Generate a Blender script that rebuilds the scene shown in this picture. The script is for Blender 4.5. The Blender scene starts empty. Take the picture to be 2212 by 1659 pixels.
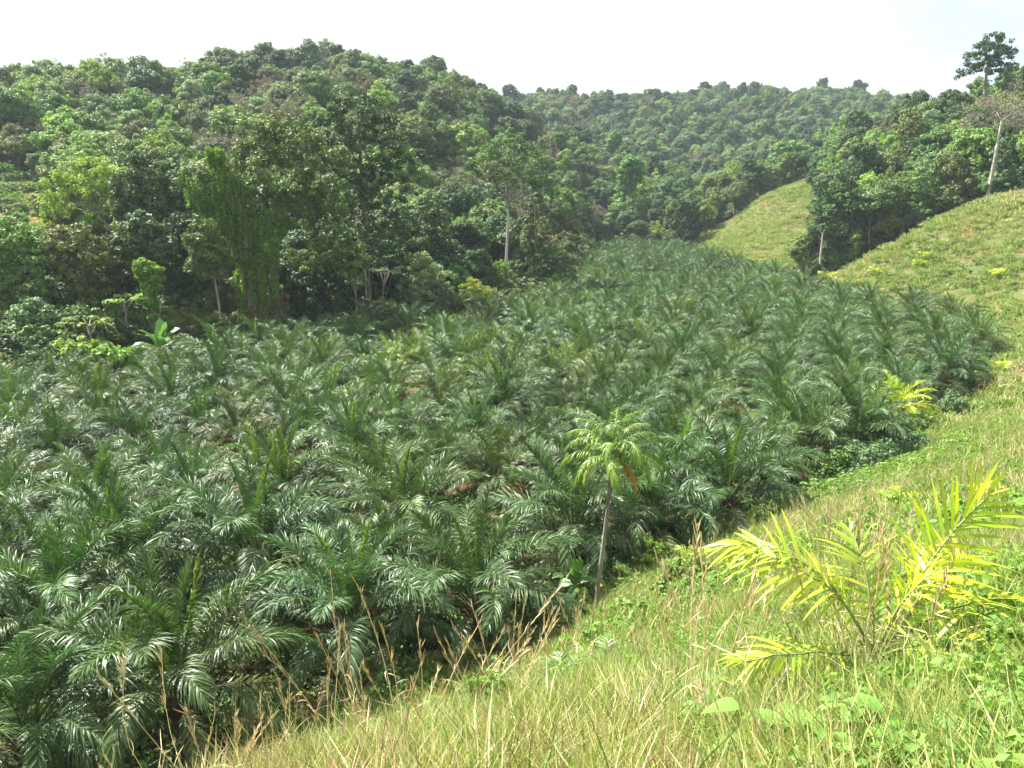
import bpy, math, random
import numpy as np
from mathutils import Vector, Matrix
R = math.radians
rng = np.random.default_rng(7)
random.seed(7)
scene = bpy.context.scene
COL = scene.collection

# ------------------------------------------------------------------ camera
H = 19.5                       # eye height above the plantation floor
FPX = 1737.0                   # focal length for a picture 2212 wide
PITCH = math.atan(419.5 / FPX)
cam_d = bpy.data.cameras.new('camera')
cam = bpy.data.objects.new('camera', cam_d)
COL.objects.link(cam)
cam.location = (0, 0, H)
cam.rotation_euler = (math.pi / 2 - PITCH, 0, 0)
cam_d.sensor_width = 36.0
cam_d.lens = FPX / 2212 * 36.0
cam_d.clip_start = 0.1
cam_d.clip_end = 6000
scene.camera = cam

# ------------------------------------------------------------------ sky, sun, exposure
SUN_EL, SUN_AZ = R(52), R(-56)        # azimuth from +Y, negative = left
sun_dir = Vector((math.sin(SUN_AZ) * math.cos(SUN_EL), math.cos(SUN_AZ) * math.cos(SUN_EL), math.sin(SUN_EL)))
w = bpy.data.worlds.new('World'); scene.world = w; w.use_nodes = True
nt = w.node_tree; nt.nodes.clear()
N = nt.nodes.new; L = nt.links.new
out = N('ShaderNodeOutputWorld'); bg = N('ShaderNodeBackground'); bg.inputs[1].default_value = 0.06
sky = N('ShaderNodeTexSky'); sky.sky_type = 'NISHITA'; sky.sun_disc = False
sky.sun_elevation = SUN_EL; sky.sun_rotation = SUN_AZ; sky.dust_density = 2.0
# bright veil of cloud over nearly the whole sky, thin at the upper right where some blue shows
bg2 = N('ShaderNodeBackground'); bg2.inputs[0].default_value = (0.97, 0.985, 1.0, 1); bg2.inputs[1].default_value = 0.30
tc = N('ShaderNodeTexCoord'); noi = N('ShaderNodeTexNoise'); noi.inputs['Scale'].default_value = 3.2; noi.inputs['Detail'].default_value = 6
mp = N('ShaderNodeMapping'); mp.inputs['Scale'].default_value = (1, 1, 2.6)
L(tc.outputs['Generated'], mp.inputs['Vector']); L(mp.outputs[0], noi.inputs['Vector'])
dot = N('ShaderNodeVectorMath'); dot.operation = 'DOT_PRODUCT'
bd = Vector((0.56, 0.80, 0.17)).normalized(); dot.inputs[1].default_value = bd
L(tc.outputs['Generated'], dot.inputs[0])
mr = N('ShaderNodeMapRange'); mr.inputs['From Min'].default_value = 0.94; mr.inputs['From Max'].default_value = 1.0
mr.inputs['To Min'].default_value = 0.0; mr.inputs['To Max'].default_value = 0.40
L(dot.outputs['Value'], mr.inputs['Value'])
sub = N('ShaderNodeMath'); sub.operation = 'SUBTRACT'; L(noi.outputs['Fac'], sub.inputs[0]); L(mr.outputs[0], sub.inputs[1])
mr2 = N('ShaderNodeMapRange'); mr2.inputs['From Min'].default_value = 0.05; mr2.inputs['From Max'].default_value = 0.38
mr2.inputs['To Min'].default_value = 0.05; mr2.inputs['To Max'].default_value = 0.97
L(sub.outputs[0], mr2.inputs['Value'])
mx = N('ShaderNodeMixShader'); L(mr2.outputs[0], mx.inputs[0]); L(bg.outputs[0], mx.inputs[1]); L(bg2.outputs[0], mx.inputs[2])
L(sky.outputs[0], bg.inputs[0]); L(mx.outputs[0], out.inputs[0])

sl = bpy.data.lights.new('sun', 'SUN'); sl.energy = 5.0; sl.angle = R(0.55); sl.color = (1.0, 0.955, 0.87)
so = bpy.data.objects.new('sun', sl); COL.objects.link(so)
so.rotation_euler = sun_dir.to_track_quat('Z', 'Y').to_euler()
scene.view_settings.view_transform = 'Standard'
scene.view_settings.look = 'None'
scene.view_settings.exposure = 2.05
scene.view_settings.gamma = 1.0
scene.view_settings.use_curve_mapping = False
cy = scene.cycles
cy.max_bounces = 6; cy.diffuse_bounces = 2; cy.glossy_bounces = 2; cy.transmission_bounces = 4
cy.volume_bounces = 1; cy.transparent_max_bounces = 4
cy.use_denoising = True

# ------------------------------------------------------------------ helpers
def tag(o, label=None, cat=None, group=None, kind=None):
    if label: o['label'] = label
    if cat: o['category'] = cat
    if group: o['group'] = group
    if kind: o['kind'] = kind
    return o

def empty(name, loc, rz=0.0, s=1.0):
    o = bpy.data.objects.new(name, None); COL.objects.link(o)
    o.location = loc; o.rotation_euler = (0, 0, rz); o.scale = (s, s, s)
    return o

def link(name, me, parent=None, loc=(0, 0, 0), rot=(0, 0, 0), s=1.0, color=None):
    o = bpy.data.objects.new(name, me); COL.objects.link(o)
    if parent is not None: o.parent = parent
    o.location = loc; o.rotation_euler = rot
    o.scale = (s, s, s) if not hasattr(s, '__len__') else s
    if color: o.color = color
    return o

def mesh(name, V, Q=None, T=None, mats=(), mi=None, smooth=False):
    """V (n,3); Q (m,4) quads; T (k,3) triangles; mi: material index of the quads then triangles"""
    V = np.asarray(V, dtype=np.float32).reshape(-1, 3)
    Q = np.zeros((0, 4), int) if Q is None or len(Q) == 0 else np.asarray(Q, int)
    T = np.zeros((0, 3), int) if T is None or len(T) == 0 else np.asarray(T, int)
    me = bpy.data.meshes.new(name)
    me.vertices.add(len(V)); me.vertices.foreach_set('co', V.ravel())
    nl = Q.size + T.size
    me.loops.add(nl); me.loops.foreach_set('vertex_index', np.concatenate([Q.ravel(), T.ravel()]).astype(np.int32))
    me.polygons.add(len(Q) + len(T))
    tot = np.concatenate([np.full(len(Q), 4), np.full(len(T), 3)]).astype(np.int32)
    st = np.concatenate([[0], np.cumsum(tot)[:-1]]).astype(np.int32) if len(tot) else tot
    me.polygons.foreach_set('loop_start', st)
    me.polygons.foreach_set('loop_total', tot)
    if mi is not None: me.polygons.foreach_set('material_index', np.asarray(mi, np.int32))
    if smooth: me.polygons.foreach_set('use_smooth', np.ones(len(tot), bool))
    for m in mats: me.materials.append(m)
    me.update(calc_edges=True); me.validate()
    return me

class Geo:
    """collects quads and triangles with a material index"""
    def __init__(s): s.V = []; s.Q = []; s.T = []; s.qm = []; s.tm = []; s.n = 0
    def add(s, V, Q=None, T=None, m=0):
        V = np.asarray(V, float).reshape(-1, 3)
        if Q is not None and len(Q): Q = np.asarray(Q); s.Q.append(Q + s.n); s.qm.append(np.full(len(Q), m))
        if T is not None and len(T): T = np.asarray(T); s.T.append(T + s.n); s.tm.append(np.full(len(T), m))
        s.V.append(V); s.n += len(V)
    def merge(s, g, M=None):
        if not g.V: return
        V = np.concatenate(g.V)
        if M is not None: V = V @ M[:3, :3].T + M[:3, 3]
        n0 = s.n
        for q, m in zip(g.Q, g.qm): s.Q.append(q + n0); s.qm.append(m)
        for t, m in zip(g.T, g.tm): s.T.append(t + n0); s.tm.append(m)
        s.V.append(V); s.n += len(V)
    def build(s, name, mats, smooth=False):
        return mesh(name, np.concatenate(s.V), np.concatenate(s.Q) if s.Q else None, np.concatenate(s.T) if s.T else None, mats,
                    np.concatenate(s.qm + s.tm) if (s.qm or s.tm) else None, smooth)

def tube(g, P, rad, n=6, m=0):
    """tapered tube along the points P"""
    P = np.asarray(P, float); rad = np.broadcast_to(rad, (len(P),))
    T = np.gradient(P, axis=0); T /= np.linalg.norm(T, axis=1)[:, None] + 1e-9
    up = np.array([0.0, 0, 1]) if abs(T[0][2]) < 0.9 else np.array([1.0, 0, 0])
    A = np.cross(T, up); A /= np.linalg.norm(A, axis=1)[:, None] + 1e-9
    B = np.cross(T, A)
    a = np.linspace(0, 2 * np.pi, n, endpoint=False)
    V = P[:, None, :] + rad[:, None, None] * (np.cos(a)[None, :, None] * A[:, None, :] + np.sin(a)[None, :, None] * B[:, None, :])
    k = len(P); Q = []
    for i in range(k - 1):
        for j in range(n):
            Q.append((i * n + j, i * n + (j + 1) % n, (i + 1) * n + (j + 1) % n, (i + 1) * n + j))
    g.add(V.reshape(-1, 3), Q, None, m)

# ------------------------------------------------------------------ materials
def mat_leaf(name, c1, c2, rough=0.5, trans=0.3, tcol=None, spec=0.5, obj_tint=True, hue=0.5, val=(0.75, 1.25), nscale=None, c3=None, n3=(0.55, 0.68), ns3=0.5):
    m = bpy.data.materials.new(name); m.use_nodes = True
    t = m.node_tree; t.nodes.clear(); N = t.nodes.new; L = t.links.new
    o = N('ShaderNodeOutputMaterial'); p = N('ShaderNodeBsdfPrincipled')
    p.inputs['Roughness'].default_value = rough; p.inputs['Specular IOR Level'].default_value = spec
    geo = N('ShaderNodeNewGeometry'); mix = N('ShaderNodeMix'); mix.data_type = 'RGBA'
    mix.inputs[6].default_value = (*c1, 1); mix.inputs[7].default_value = (*c2, 1)
    L(geo.outputs['Random Per Island'], mix.inputs[0])
    col = mix.outputs[2]
    if c3 is not None:
        tc = N('ShaderNodeTexCoord'); nz = N('ShaderNodeTexNoise'); nz.inputs['Scale'].default_value = ns3; nz.inputs['Detail'].default_value = 3
        L(tc.outputs['Object'], nz.inputs['Vector'])
        mr = N('ShaderNodeMapRange'); mr.inputs['From Min'].default_value = n3[0]; mr.inputs['From Max'].default_value = n3[1]
        L(nz.outputs['Fac'], mr.inputs['Value'])
        mx = N('ShaderNodeMix'); mx.data_type = 'RGBA'; L(mr.outputs[0], mx.inputs[0]); L(col, mx.inputs[6]); mx.inputs[7].default_value = (*c3, 1)
        col = mx.outputs[2]
    oi = N('ShaderNodeObjectInfo')
    if obj_tint:
        mu = N('ShaderNodeMix'); mu.data_type = 'RGBA'; mu.blend_type = 'MULTIPLY'; mu.inputs[0].default_value = 1
        L(col, mu.inputs[6]); L(oi.outputs['Color'], mu.inputs[7]); col = mu.outputs[2]
    hsv = N('ShaderNodeHueSaturation')
    mr = N('ShaderNodeMapRange'); mr.inputs['To Min'].default_value = val[0]; mr.inputs['To Max'].default_value = val[1]
    L(oi.outputs['Random'], mr.inputs['Value']); L(mr.outputs[0], hsv.inputs['Value'])
    ma = N('ShaderNodeMath'); ma.operation = 'MULTIPLY'; ma.inputs[1].default_value = 7.31; L(oi.outputs['Random'], ma.inputs[0])
    fr = N('ShaderNodeMath'); fr.operation = 'FRACT'; L(ma.outputs[0], fr.inputs[0])
    mr3 = N('ShaderNodeMapRange'); mr3.inputs['To Min'].default_value = 0.5 - 0.016 * hue * 2; mr3.inputs['To Max'].default_value = 0.5 + 0.012 * hue * 2
    L(fr.outputs[0], mr3.inputs['Value']); L(mr3.outputs[0], hsv.inputs['Hue'])
    L(col, hsv.inputs['Color'])
    L(hsv.outputs[0], p.inputs['Base Color'])
    tr = N('ShaderNodeBsdfTranslucent')
    tm = N('ShaderNodeMix'); tm.data_type = 'RGBA'; tm.blend_type = 'MULTIPLY'; tm.inputs[0].default_value = 1
    L(hsv.outputs[0], tm.inputs[6]); tm.inputs[7].default_value = (*(tcol or (1.5, 1.6, 0.7)), 1); L(tm.outputs[2], tr.inputs[0])
    ms = N('ShaderNodeMixShader'); ms.inputs[0].default_value = trans
    L(p.outputs[0], ms.inputs[1]); L(tr.outputs[0], ms.inputs[2]); L(ms.outputs[0], o.inputs[0])
    return m

def mat_plain(name, c1, c2, rough=0.8, scale=4.0, stretch=(1, 1, 1), bump=0.2, tint=False):
    m = bpy.data.materials.new(name); m.use_nodes = True
    t = m.node_tree; N = t.nodes.new; L = t.links.new
    p = t.nodes['Principled BSDF']; p.inputs['Roughness'].default_value = rough; p.inputs['Specular IOR Level'].default_value = 0.25
    tc = N('ShaderNodeTexCoord'); mp = N('ShaderNodeMapping'); mp.inputs['Scale'].default_value = stretch
    nz = N('ShaderNodeTexNoise'); nz.inputs['Scale'].default_value = scale; nz.inputs['Detail'].default_value = 6
    L(tc.outputs['Object'], mp.inputs[0]); L(mp.outputs[0], nz.inputs['Vector'])
    mr = N('ShaderNodeMapRange'); mr.inputs['From Min'].default_value = 0.35; mr.inputs['From Max'].default_value = 0.65; L(nz.outputs['Fac'], mr.inputs['Value'])
    mx = N('ShaderNodeMix'); mx.data_type = 'RGBA'; mx.inputs[6].default_value = (*c1, 1); mx.inputs[7].default_value = (*c2, 1)
    L(mr.outputs[0], mx.inputs[0]); L(mx.outputs[2], p.inputs['Base Color'])
    b = N('ShaderNodeBump'); b.inputs['Strength'].default_value = bump; L(nz.outputs['Fac'], b.inputs['Height']); L(b.outputs[0], p.inputs['Normal'])
    return m

M = {}
M['frond'] = mat_leaf('palm_leaflet', (0.032, 0.071, 0.022), (0.082, 0.140, 0.048), rough=0.46, trans=0.15, tcol=(1.5, 1.8, 0.6), spec=0.38, hue=0.35)
M['frond_young'] = mat_leaf('palm_young_leaflet', (0.085, 0.15, 0.03), (0.12, 0.19, 0.045), rough=0.42, trans=0.35, spec=0.5, hue=0.4)
M['frond_olive'] = mat_leaf('palm_old_leaflet', (0.085, 0.11, 0.04), (0.13, 0.145, 0.06), rough=0.42, trans=0.22, spec=0.5, hue=0.3)
M['frond_dead'] = mat_leaf('palm_dead_leaflet', (0.17, 0.12, 0.07), (0.24, 0.18, 0.12), rough=0.7, trans=0.15, tcol=(1.2, 1.0, 0.7), spec=0.2, hue=0.2)
M['frond_yellow'] = mat_leaf('yellow_leaflet', (0.42, 0.50, 0.035), (0.58, 0.58, 0.06), rough=0.4, trans=0.40, tcol=(1.15, 1.15, 0.6), spec=0.45, hue=0.1, val=(0.95, 1.05), c3=(0.30, 0.45, 0.03), n3=(0.4, 0.6), ns3=2.5)
M['frond_lime'] = mat_leaf('lime_leaflet', (0.22, 0.34, 0.03), (0.36, 0.44, 0.045), rough=0.4, trans=0.35, tcol=(1.2, 1.2, 0.6), spec=0.45, hue=0.1, val=(0.95, 1.05))
M['frond_lone'] = mat_leaf('lone_palm_leaflet', (0.11, 0.22, 0.03), (0.20, 0.31, 0.04), rough=0.45, trans=0.3, tcol=(1.2, 1.2, 0.6), spec=0.4, hue=0.1, val=(0.95, 1.05))
M['frond_orange'] = mat_leaf('orange_leaflet', (0.50, 0.27, 0.03), (0.60, 0.38, 0.05), rough=0.5, trans=0.35, tcol=(1.2, 1.0, 0.6), spec=0.3, hue=0.1, val=(0.95, 1.05))
M['frond_grey'] = mat_leaf('withered_leaflet', (0.20, 0.18, 0.16), (0.30, 0.27, 0.24), rough=0.8, trans=0.1, tcol=(1, 1, 1), spec=0.2, hue=0.1)
M['rachis'] = mat_plain('rachis', (0.16, 0.20, 0.07), (0.22, 0.24, 0.10), 0.5, 3)
M['rachis_dark'] = mat_plain('rachis_dark', (0.05, 0.07, 0.03), (0.10, 0.12, 0.05), 0.5, 3)
M['palm_trunk'] = mat_plain('palm_trunk', (0.07, 0.05, 0.035), (0.16, 0.11, 0.07), 0.95, 5, bump=0.6)
M['bark_grey'] = mat_plain('bark_grey', (0.17, 0.155, 0.135), (0.29, 0.27, 0.24), 0.9, 2.0, (1, 1, 0.4), 0.4)
M['bark_brown'] = mat_plain('bark_brown', (0.10, 0.08, 0.06), (0.20, 0.16, 0.12), 0.95, 2.0, (1, 1, 0.3), 0.5)
M['bark_pale'] = mat_plain('bark_pale', (0.30, 0.28, 0.255), (0.46, 0.44, 0.41), 0.85, 1.2, (1, 1, 0.5), 0.3)
M['twig'] = mat_plain('twig', (0.15, 0.135, 0.115), (0.25, 0.225, 0.20), 0.9, 3)
M['lf_mid'] = mat_leaf('leaves_mid', (0.078, 0.140, 0.032), (0.130, 0.205, 0.052), spec=0.22, rough=0.62, trans=0.13, val=(0.75, 1.3), hue=0.8)
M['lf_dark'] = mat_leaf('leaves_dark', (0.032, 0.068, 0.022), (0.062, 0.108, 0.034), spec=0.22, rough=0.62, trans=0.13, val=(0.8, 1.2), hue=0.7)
M['lf_blue'] = mat_leaf('leaves_bluegreen', (0.068, 0.125, 0.050), (0.120, 0.185, 0.080), spec=0.22, rough=0.62, trans=0.13, val=(0.8, 1.25), hue=0.5)
M['lf_light'] = mat_leaf('leaves_light', (0.13, 0.23, 0.038), (0.19, 0.30, 0.06), spec=0.22, rough=0.62, trans=0.3, val=(0.75, 1.15), hue=0.6)
M['lf_pale'] = mat_leaf('leaves_pale', (0.12, 0.18, 0.08), (0.20, 0.27, 0.14), spec=0.22, rough=0.62, trans=0.25, val=(0.8, 1.2), hue=0.5)
M['lf_olive'] = mat_leaf('leaves_olive', (0.095, 0.125, 0.040), (0.150, 0.175, 0.065), spec=0.22, rough=0.62, trans=0.13, val=(0.8, 1.2), hue=0.3)
M['lf_brown'] = mat_leaf('leaves_brown', (0.14, 0.13, 0.09), (0.21, 0.19, 0.14), spec=0.22, rough=0.62, trans=0.15, val=(0.85, 1.2), hue=0.2, tcol=(1.2, 1.1, 0.8))
M['lf_bamboo'] = mat_leaf('leaves_bamboo', (0.19, 0.24, 0.05), (0.28, 0.31, 0.08), spec=0.22, rough=0.62, trans=0.3, val=(0.95, 1.05), hue=0.1)
M['lf_tipped'] = mat_leaf('leaves_tipped', (0.070, 0.130, 0.028), (0.125, 0.185, 0.045), spec=0.22, rough=0.62, trans=0.13, val=(0.95, 1.05), hue=0.1)
M['lf_flower'] = mat_leaf('flower_tips', (0.24, 0.16, 0.10), (0.30, 0.24, 0.13), spec=0.22, rough=0.62, trans=0.25, val=(0.95, 1.05), hue=0.1, tcol=(1.1, 1, .8))
M['lf_vine'] = mat_leaf('leaves_vine', (0.080, 0.165, 0.020), (0.18, 0.30, 0.04), spec=0.22, rough=0.62, trans=0.3, val=(0.95, 1.05), hue=0.1)
M['lf_vine_dry'] = mat_leaf('leaves_vine_dry', (0.12, 0.12, 0.05), (0.20, 0.15, 0.09), spec=0.22, rough=0.62, trans=0.2, val=(0.95, 1.05), hue=0.1)
M['banana'] = mat_leaf('banana_leaf', (0.07, 0.16, 0.045), (0.11, 0.22, 0.06), rough=0.38, trans=0.3, spec=0.6, val=(0.85, 1.15), hue=0.2)
M['banana_stem'] = mat_plain('banana_stem', (0.12, 0.15, 0.06), (0.20, 0.16, 0.09), 0.7, 3)
M['weed'] = mat_leaf('weed_leaf', (0.10, 0.20, 0.035), (0.17, 0.29, 0.055), spec=0.25, rough=0.6, trans=0.35, val=(0.75, 1.15), hue=0.4)
M['grass_g'] = mat_leaf('grass_green', (0.11, 0.19, 0.035), (0.20, 0.29, 0.06), rough=0.55, trans=0.35, val=(0.8, 1.15), hue=0.4, tcol=(1.2, 1.25, 0.7))
M['grass_y'] = mat_leaf('grass_yellow', (0.27, 0.30, 0.08), (0.42, 0.43, 0.15), rough=0.6, trans=0.35, val=(0.8, 1.15), hue=0.2, tcol=(1.1, 1.1, 0.8))
M['grass_d'] = mat_leaf('grass_dry', (0.50, 0.43, 0.24), (0.74, 0.66, 0.42), rough=0.7, trans=0.4, val=(0.8, 1.15), hue=0.1, tcol=(1.1, 1.0, 0.8))
M['grass_r'] = mat_leaf('grass_reddish', (0.22, 0.14, 0.08), (0.36, 0.25, 0.14), rough=0.7, trans=0.25, val=(0.85, 1.15), hue=0.1, tcol=(1.1, 1.0, 0.8))

# ------------------------------------------------------------------ places seen from the camera, in world metres
cp, sp = math.cos(PITCH), math.sin(PITCH)
def tv(v): return math.tan(-PITCH + math.atan((829.5 - v) / FPX))
def W(u, v, Y):
    """world point at forward distance Y on the line of sight through (u, v) of a 2212-wide picture"""
    z = H + Y * tv(v); d = Y * cp + (H - z) * sp
    return np.array([(u - 1106) / FPX * d, Y, z])
def UZ(u, Y, z):
    d = Y * cp + (H - z) * sp
    return np.array([(u - 1106) / FPX * d, Y, z])
def PL(u, v, z=0.0):
    return W(u, v, (z - H) / tv(v))
def project(p):
    p = np.atleast_2d(p); d = p[:, 1] * cp + (H - p[:, 2]) * sp
    yy = (p[:, 2] - H) * cp + p[:, 1] * sp
    return 1106 + FPX * p[:, 0] / d, 829.5 - FPX * yy / d, d

plant_right = [PL(*q) for q in ((300, 1860), (680, 1630), (1000, 1465), (1210, 1400), (1300, 1310), (1500, 1190), (1700, 1065), (1900, 975), (2100, 865), (2175, 755), (2110, 705), (1960, 680), (1770, 630), (1600, 590), (1480, 552), (1290, 540))]
plant_left = [PL(*q) for q in ((1275, 565), (1210, 640), (1100, 665), (1000, 692), (800, 720), (540, 765), (300, 800), (150, 850), (0, 870), (-300, 900))]
plantation = [(p[0], p[1]) for p in plant_right + plant_left] + [(-70, 30), (-40, 15), (-22, 13)]

def inside(poly, x, y):
    x = np.asarray(x, float); y = np.asarray(y, float); r = np.zeros(x.shape, bool)
    n = len(poly)
    for i in range(n):
        x0, y0 = poly[i]; x1, y1 = poly[(i + 1) % n]
        if y0 == y1: continue
        c = ((y0 > y) != (y1 > y)) & (x < (x1 - x0) * (y - y0) / (y1 - y0) + x0)
        r ^= c
    return r
def edge_dist(poly, x, y):
    x = np.asarray(x, float); y = np.asarray(y, float); best = np.full(x.shape, 1e9)
    n = len(poly)
    for i in range(n):
        a = np.array(poly[i]); b = np.array(poly[(i + 1) % n]); ab = b - a
        t = np.clip(((x - a[0]) * ab[0] + (y - a[1]) * ab[1]) / (ab @ ab), 0, 1)
        best = np.minimum(best, np.hypot(x - a[0] - t * ab[0], y - a[1] - t * ab[1]))
    return best

ctrl = [np.array(p, float) for p in (
    (0, -6, 18.6), (0, 0, 17.9), (3, 0, 18.1), (-3, 0, 17.3), (8, -2, 18.8), (-8, -2, 15.5), (-14, 4, 11), (14, 4, 17.6), (-25, 8, 4), (25, 0, 17),
    (-60, -5, 0.5), (60, 0, 14), (70, 40, 12), (90, 70, 14), (120, 110, 24), (-120, 20, 6), (-200, 40, 30), (200, 40, 45), (200, 150, 55), (-300, 100, 60), (300, 0, 60), (-300, -100, 60),
    (0, -60, 22), (-50, -60, 12), (50, -60, 26), (-15, -15, 16), (-30, -10, 8))]
ctrl += [W(*q) for q in (
    (1106, 1659, 4.5), (2212, 1659, 3.4), (1700, 1659, 3.9), (760, 1659, 6.4), (620, 1659, 7.5), (860, 1640, 7.2), (1106, 1545, 8.2), (1000, 1560, 8.9), (1300, 1455, 11.5), (1180, 1485, 11.5),
    (1300, 1335, 28.5), (1500, 1205, 37), (1500, 1300, 22), (1500, 1450, 10), (1700, 1075, 47), (1700, 1200, 22), (1700, 1400, 8.5), (1880, 1400, 7.0), (2212, 1400, 6.0), (2000, 1500, 5.2),
    (1900, 985, 58), (1900, 1100, 27), (1900, 1290, 9.5), (2100, 870, 73), (2100, 950, 46), (2100, 1100, 21), (2212, 1000, 27), (2212, 1200, 11), (2212, 900, 44), (2212, 800, 76), (2200, 730, 104),
    (2150, 660, 128), (2212, 600, 126), (2212, 500, 138), (2212, 440, 150), (2100, 500, 148), (2000, 520, 157), (2120, 440, 160), (1900, 560, 165), (1790, 608, 168), (2000, 600, 145), (1960, 650, 142), (2500, 500, 120), (2500, 350, 190),
    (2100, 310, 230), (2212, 280, 220), (1960, 345, 240), (1860, 400, 245), (1800, 480, 215), (1850, 540, 190), (2000, 440, 195), (1750, 560, 200),
    (1750, 395, 262), (1485, 530, 256), (1600, 565, 205), (1600, 475, 258), (1700, 590, 188), (1650, 432, 262), (1720, 500, 225), (1560, 500, 262), (1560, 470, 300), (1700, 420, 300),
    (1500, 470, 340), (1300, 500, 300), (1200, 235, 600), (1400, 245, 620), (1600, 222, 650), (1800, 228, 650), (1960, 255, 650), (2212, 270, 650), (1500, 400, 430), (1700, 370, 450), (1330, 400, 430), (1500, 320, 520), (1750, 310, 520), (1950, 320, 480),
    (-300, 260, 300), (0, 255, 300), (200, 222, 310), (400, 238, 330), (600, 195, 350), (800, 200, 360), (950, 222, 360), (1060, 262, 350), (1150, 350, 320), (1230, 400, 310), (1420, 465, 300),
    (30, 400, 185), (40, 510, 140), (0, 600, 112), (90, 640, 105))]
ctrl += [UZ(*q) for q in (
    (-300, 90, 2), (-300, 150, 18), (200, 130, 5), (200, 200, 24), (200, 260, 44), (500, 130, 3), (500, 200, 22), (500, 270, 46), (800, 135, 2), (800, 200, 18), (800, 280, 45), (1050, 165, 1), (1050, 220, 12), (1050, 290, 34), (1200, 210, 2), (1230, 270, 8), (1150, 430, 35), (900, 470, 55), (500, 450, 58), (0, 420, 50),
    (0, 800, 60), (-800, 600, 70), (1106, 900, 60), (2212, 900, 70), (3500, 500, 80), (1106, 1500, 40), (-500, 1500, 40), (2700, 1500, 40))]
ctrl = np.array(ctrl + [np.array([p[0], p[1], 0.0]) for p in plant_right + plant_left])
fl = []
for Y in (35, 45, 60, 80, 100, 125, 150, 180, 215, 250):
    for X in range(-80, 100, 14):
        if inside(plantation, X, Y) and edge_dist(plantation, X, Y) > 6: fl.append((X, Y, 0.0))
ctrl = np.concatenate([ctrl, np.array(fl)])
OY = 14.0
def warp(x, y):
    x = np.asarray(x, float); y = np.asarray(y, float) + OY
    return np.stack([1.6 * np.arctan2(x, y), np.log(np.hypot(x, y) + 4.0)], -1)
Cw = warp(ctrl[:, 0], ctrl[:, 1])
def ker(d): return np.sqrt(d * d + 0.0009)
dm = np.linalg.norm(Cw[:, None] - Cw[None], axis=-1)
A = np.block([[ker(dm) - 0.012 * np.eye(len(Cw)), np.ones((len(Cw), 1))], [np.ones((1, len(Cw))), np.zeros((1, 1))]])
sol = np.linalg.solve(A, np.append(ctrl[:, 2], 0.0))

def vnoise(x, y, seed=0):
    """smooth value noise, vectorised"""
    xi = np.floor(x).astype(np.int64); yi = np.floor(y).astype(np.int64); fx = x - xi; fy = y - yi
    fx = fx * fx * (3 - 2 * fx); fy = fy * fy * (3 - 2 * fy)
    def h(a, b):
        n = (a * 374761393 + b * 668265263 + seed * 974634777) & 0x7fffffff
        n = ((n ^ (n >> 13)) * 1274126177) & 0x7fffffff
        return ((n ^ (n >> 16)) & 0xffff) / 65535.0
    return (h(xi, yi) * (1 - fx) + h(xi + 1, yi) * fx) * (1 - fy) + (h(xi, yi + 1) * (1 - fx) + h(xi + 1, yi + 1) * fx) * fy
def fbm(x, y, seed=0, o=4):
    s = 0; a = 0.5
    for i in range(o): s = s + a * vnoise(x * 2 ** i, y * 2 ** i, seed + i); a *= 0.5
    return s / (1 - 0.5 ** o)

def height(x, y):
    x = np.atleast_1d(np.asarray(x, float)); y = np.atleast_1d(np.asarray(y, float))
    z = np.empty(x.shape)
    P = warp(x.ravel(), y.ravel()); zf = z.ravel()
    for i in range(0, len(P), 20000):
        d = np.linalg.norm(P[i:i + 20000, None] - Cw[None], axis=-1)
        zf[i:i + 20000] = ker(d) @ sol[:-1] + sol[-1]
    z = zf.reshape(x.shape)
    ins = inside(plantation, x, y); ed = edge_dist(plantation, x, y)
    k = np.where(ins, np.clip(ed / 7.0, 0, 1), 0); k = k * k * (3 - 2 * k)
    z = z * (1 - k)
    r = np.hypot(x, y); out = np.where(ins, 0, np.clip(ed / 10, 0, 1))
    z = z + out * (fbm(x / 9, y / 9, 3) - 0.5) * np.clip(r / 60, 0.25, 1.4) * 1.8 + (fbm(x / 1.7, y / 1.7, 9) - 0.5) * 0.22 + out * (fbm(x / 45, y / 45, 5) - .5) * np.clip((r - 150) / 150, 0, 1) * 9
    return z
def H1(x, y): return float(height(x, y)[0])

# zones in plan
grass_right = [(p[0], p[1]) for p in plant_right[:13]] + [(W(*q)[0], W(*q)[1]) for q in ((1790, 605, 172), (1900, 560, 172), (2000, 512, 168), (2100, 455, 166), (2150, 440, 163), (2212, 445, 157), (2500, 450, 140))] + [(200, 60), (200, -60), (-30, -60), (-30, -5), (-22, 10), (-14, 16)]
grass_spur = [(W(*q)[0], W(*q)[1]) for q in ((1445, 550, 245), (1500, 512, 262), (1590, 468, 268), (1665, 420, 274), (1780, 380, 280), (1768, 440, 250), (1758, 500, 228), (1745, 605, 174), (1600, 595, 190), (1520, 568, 222))]
grass_left = [(W(*q)[0], W(*q)[1]) for q in ((-200, 540, 125), (60, 500, 140), (130, 460, 160), (115, 405, 182), (40, 385, 192), (-200, 385, 190))]

def G(u, v, Y0):
    """ground point seen at (u, v), the crossing nearest to the distance Y0"""
    Ys = np.exp(np.linspace(math.log(max(2.5, Y0 * .5)), math.log(Y0 * 1.7), 240))
    P = np.array([W(u, v, y) for y in Ys]); d = P[:, 2] - height(P[:, 0], P[:, 1])
    c = np.nonzero(np.sign(d[1:]) != np.sign(d[:-1]))[0]
    if len(c) == 0:
        p = UZ(u, Y0, H1(UZ(u, Y0, H + Y0 * tv(v))[0], Y0)); return p
    i = c[np.argmin(np.abs(Ys[c] - Y0))]; p = P[i] * .5 + P[i + 1] * .5; p[2] = H1(p[0], p[1]); return p

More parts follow.
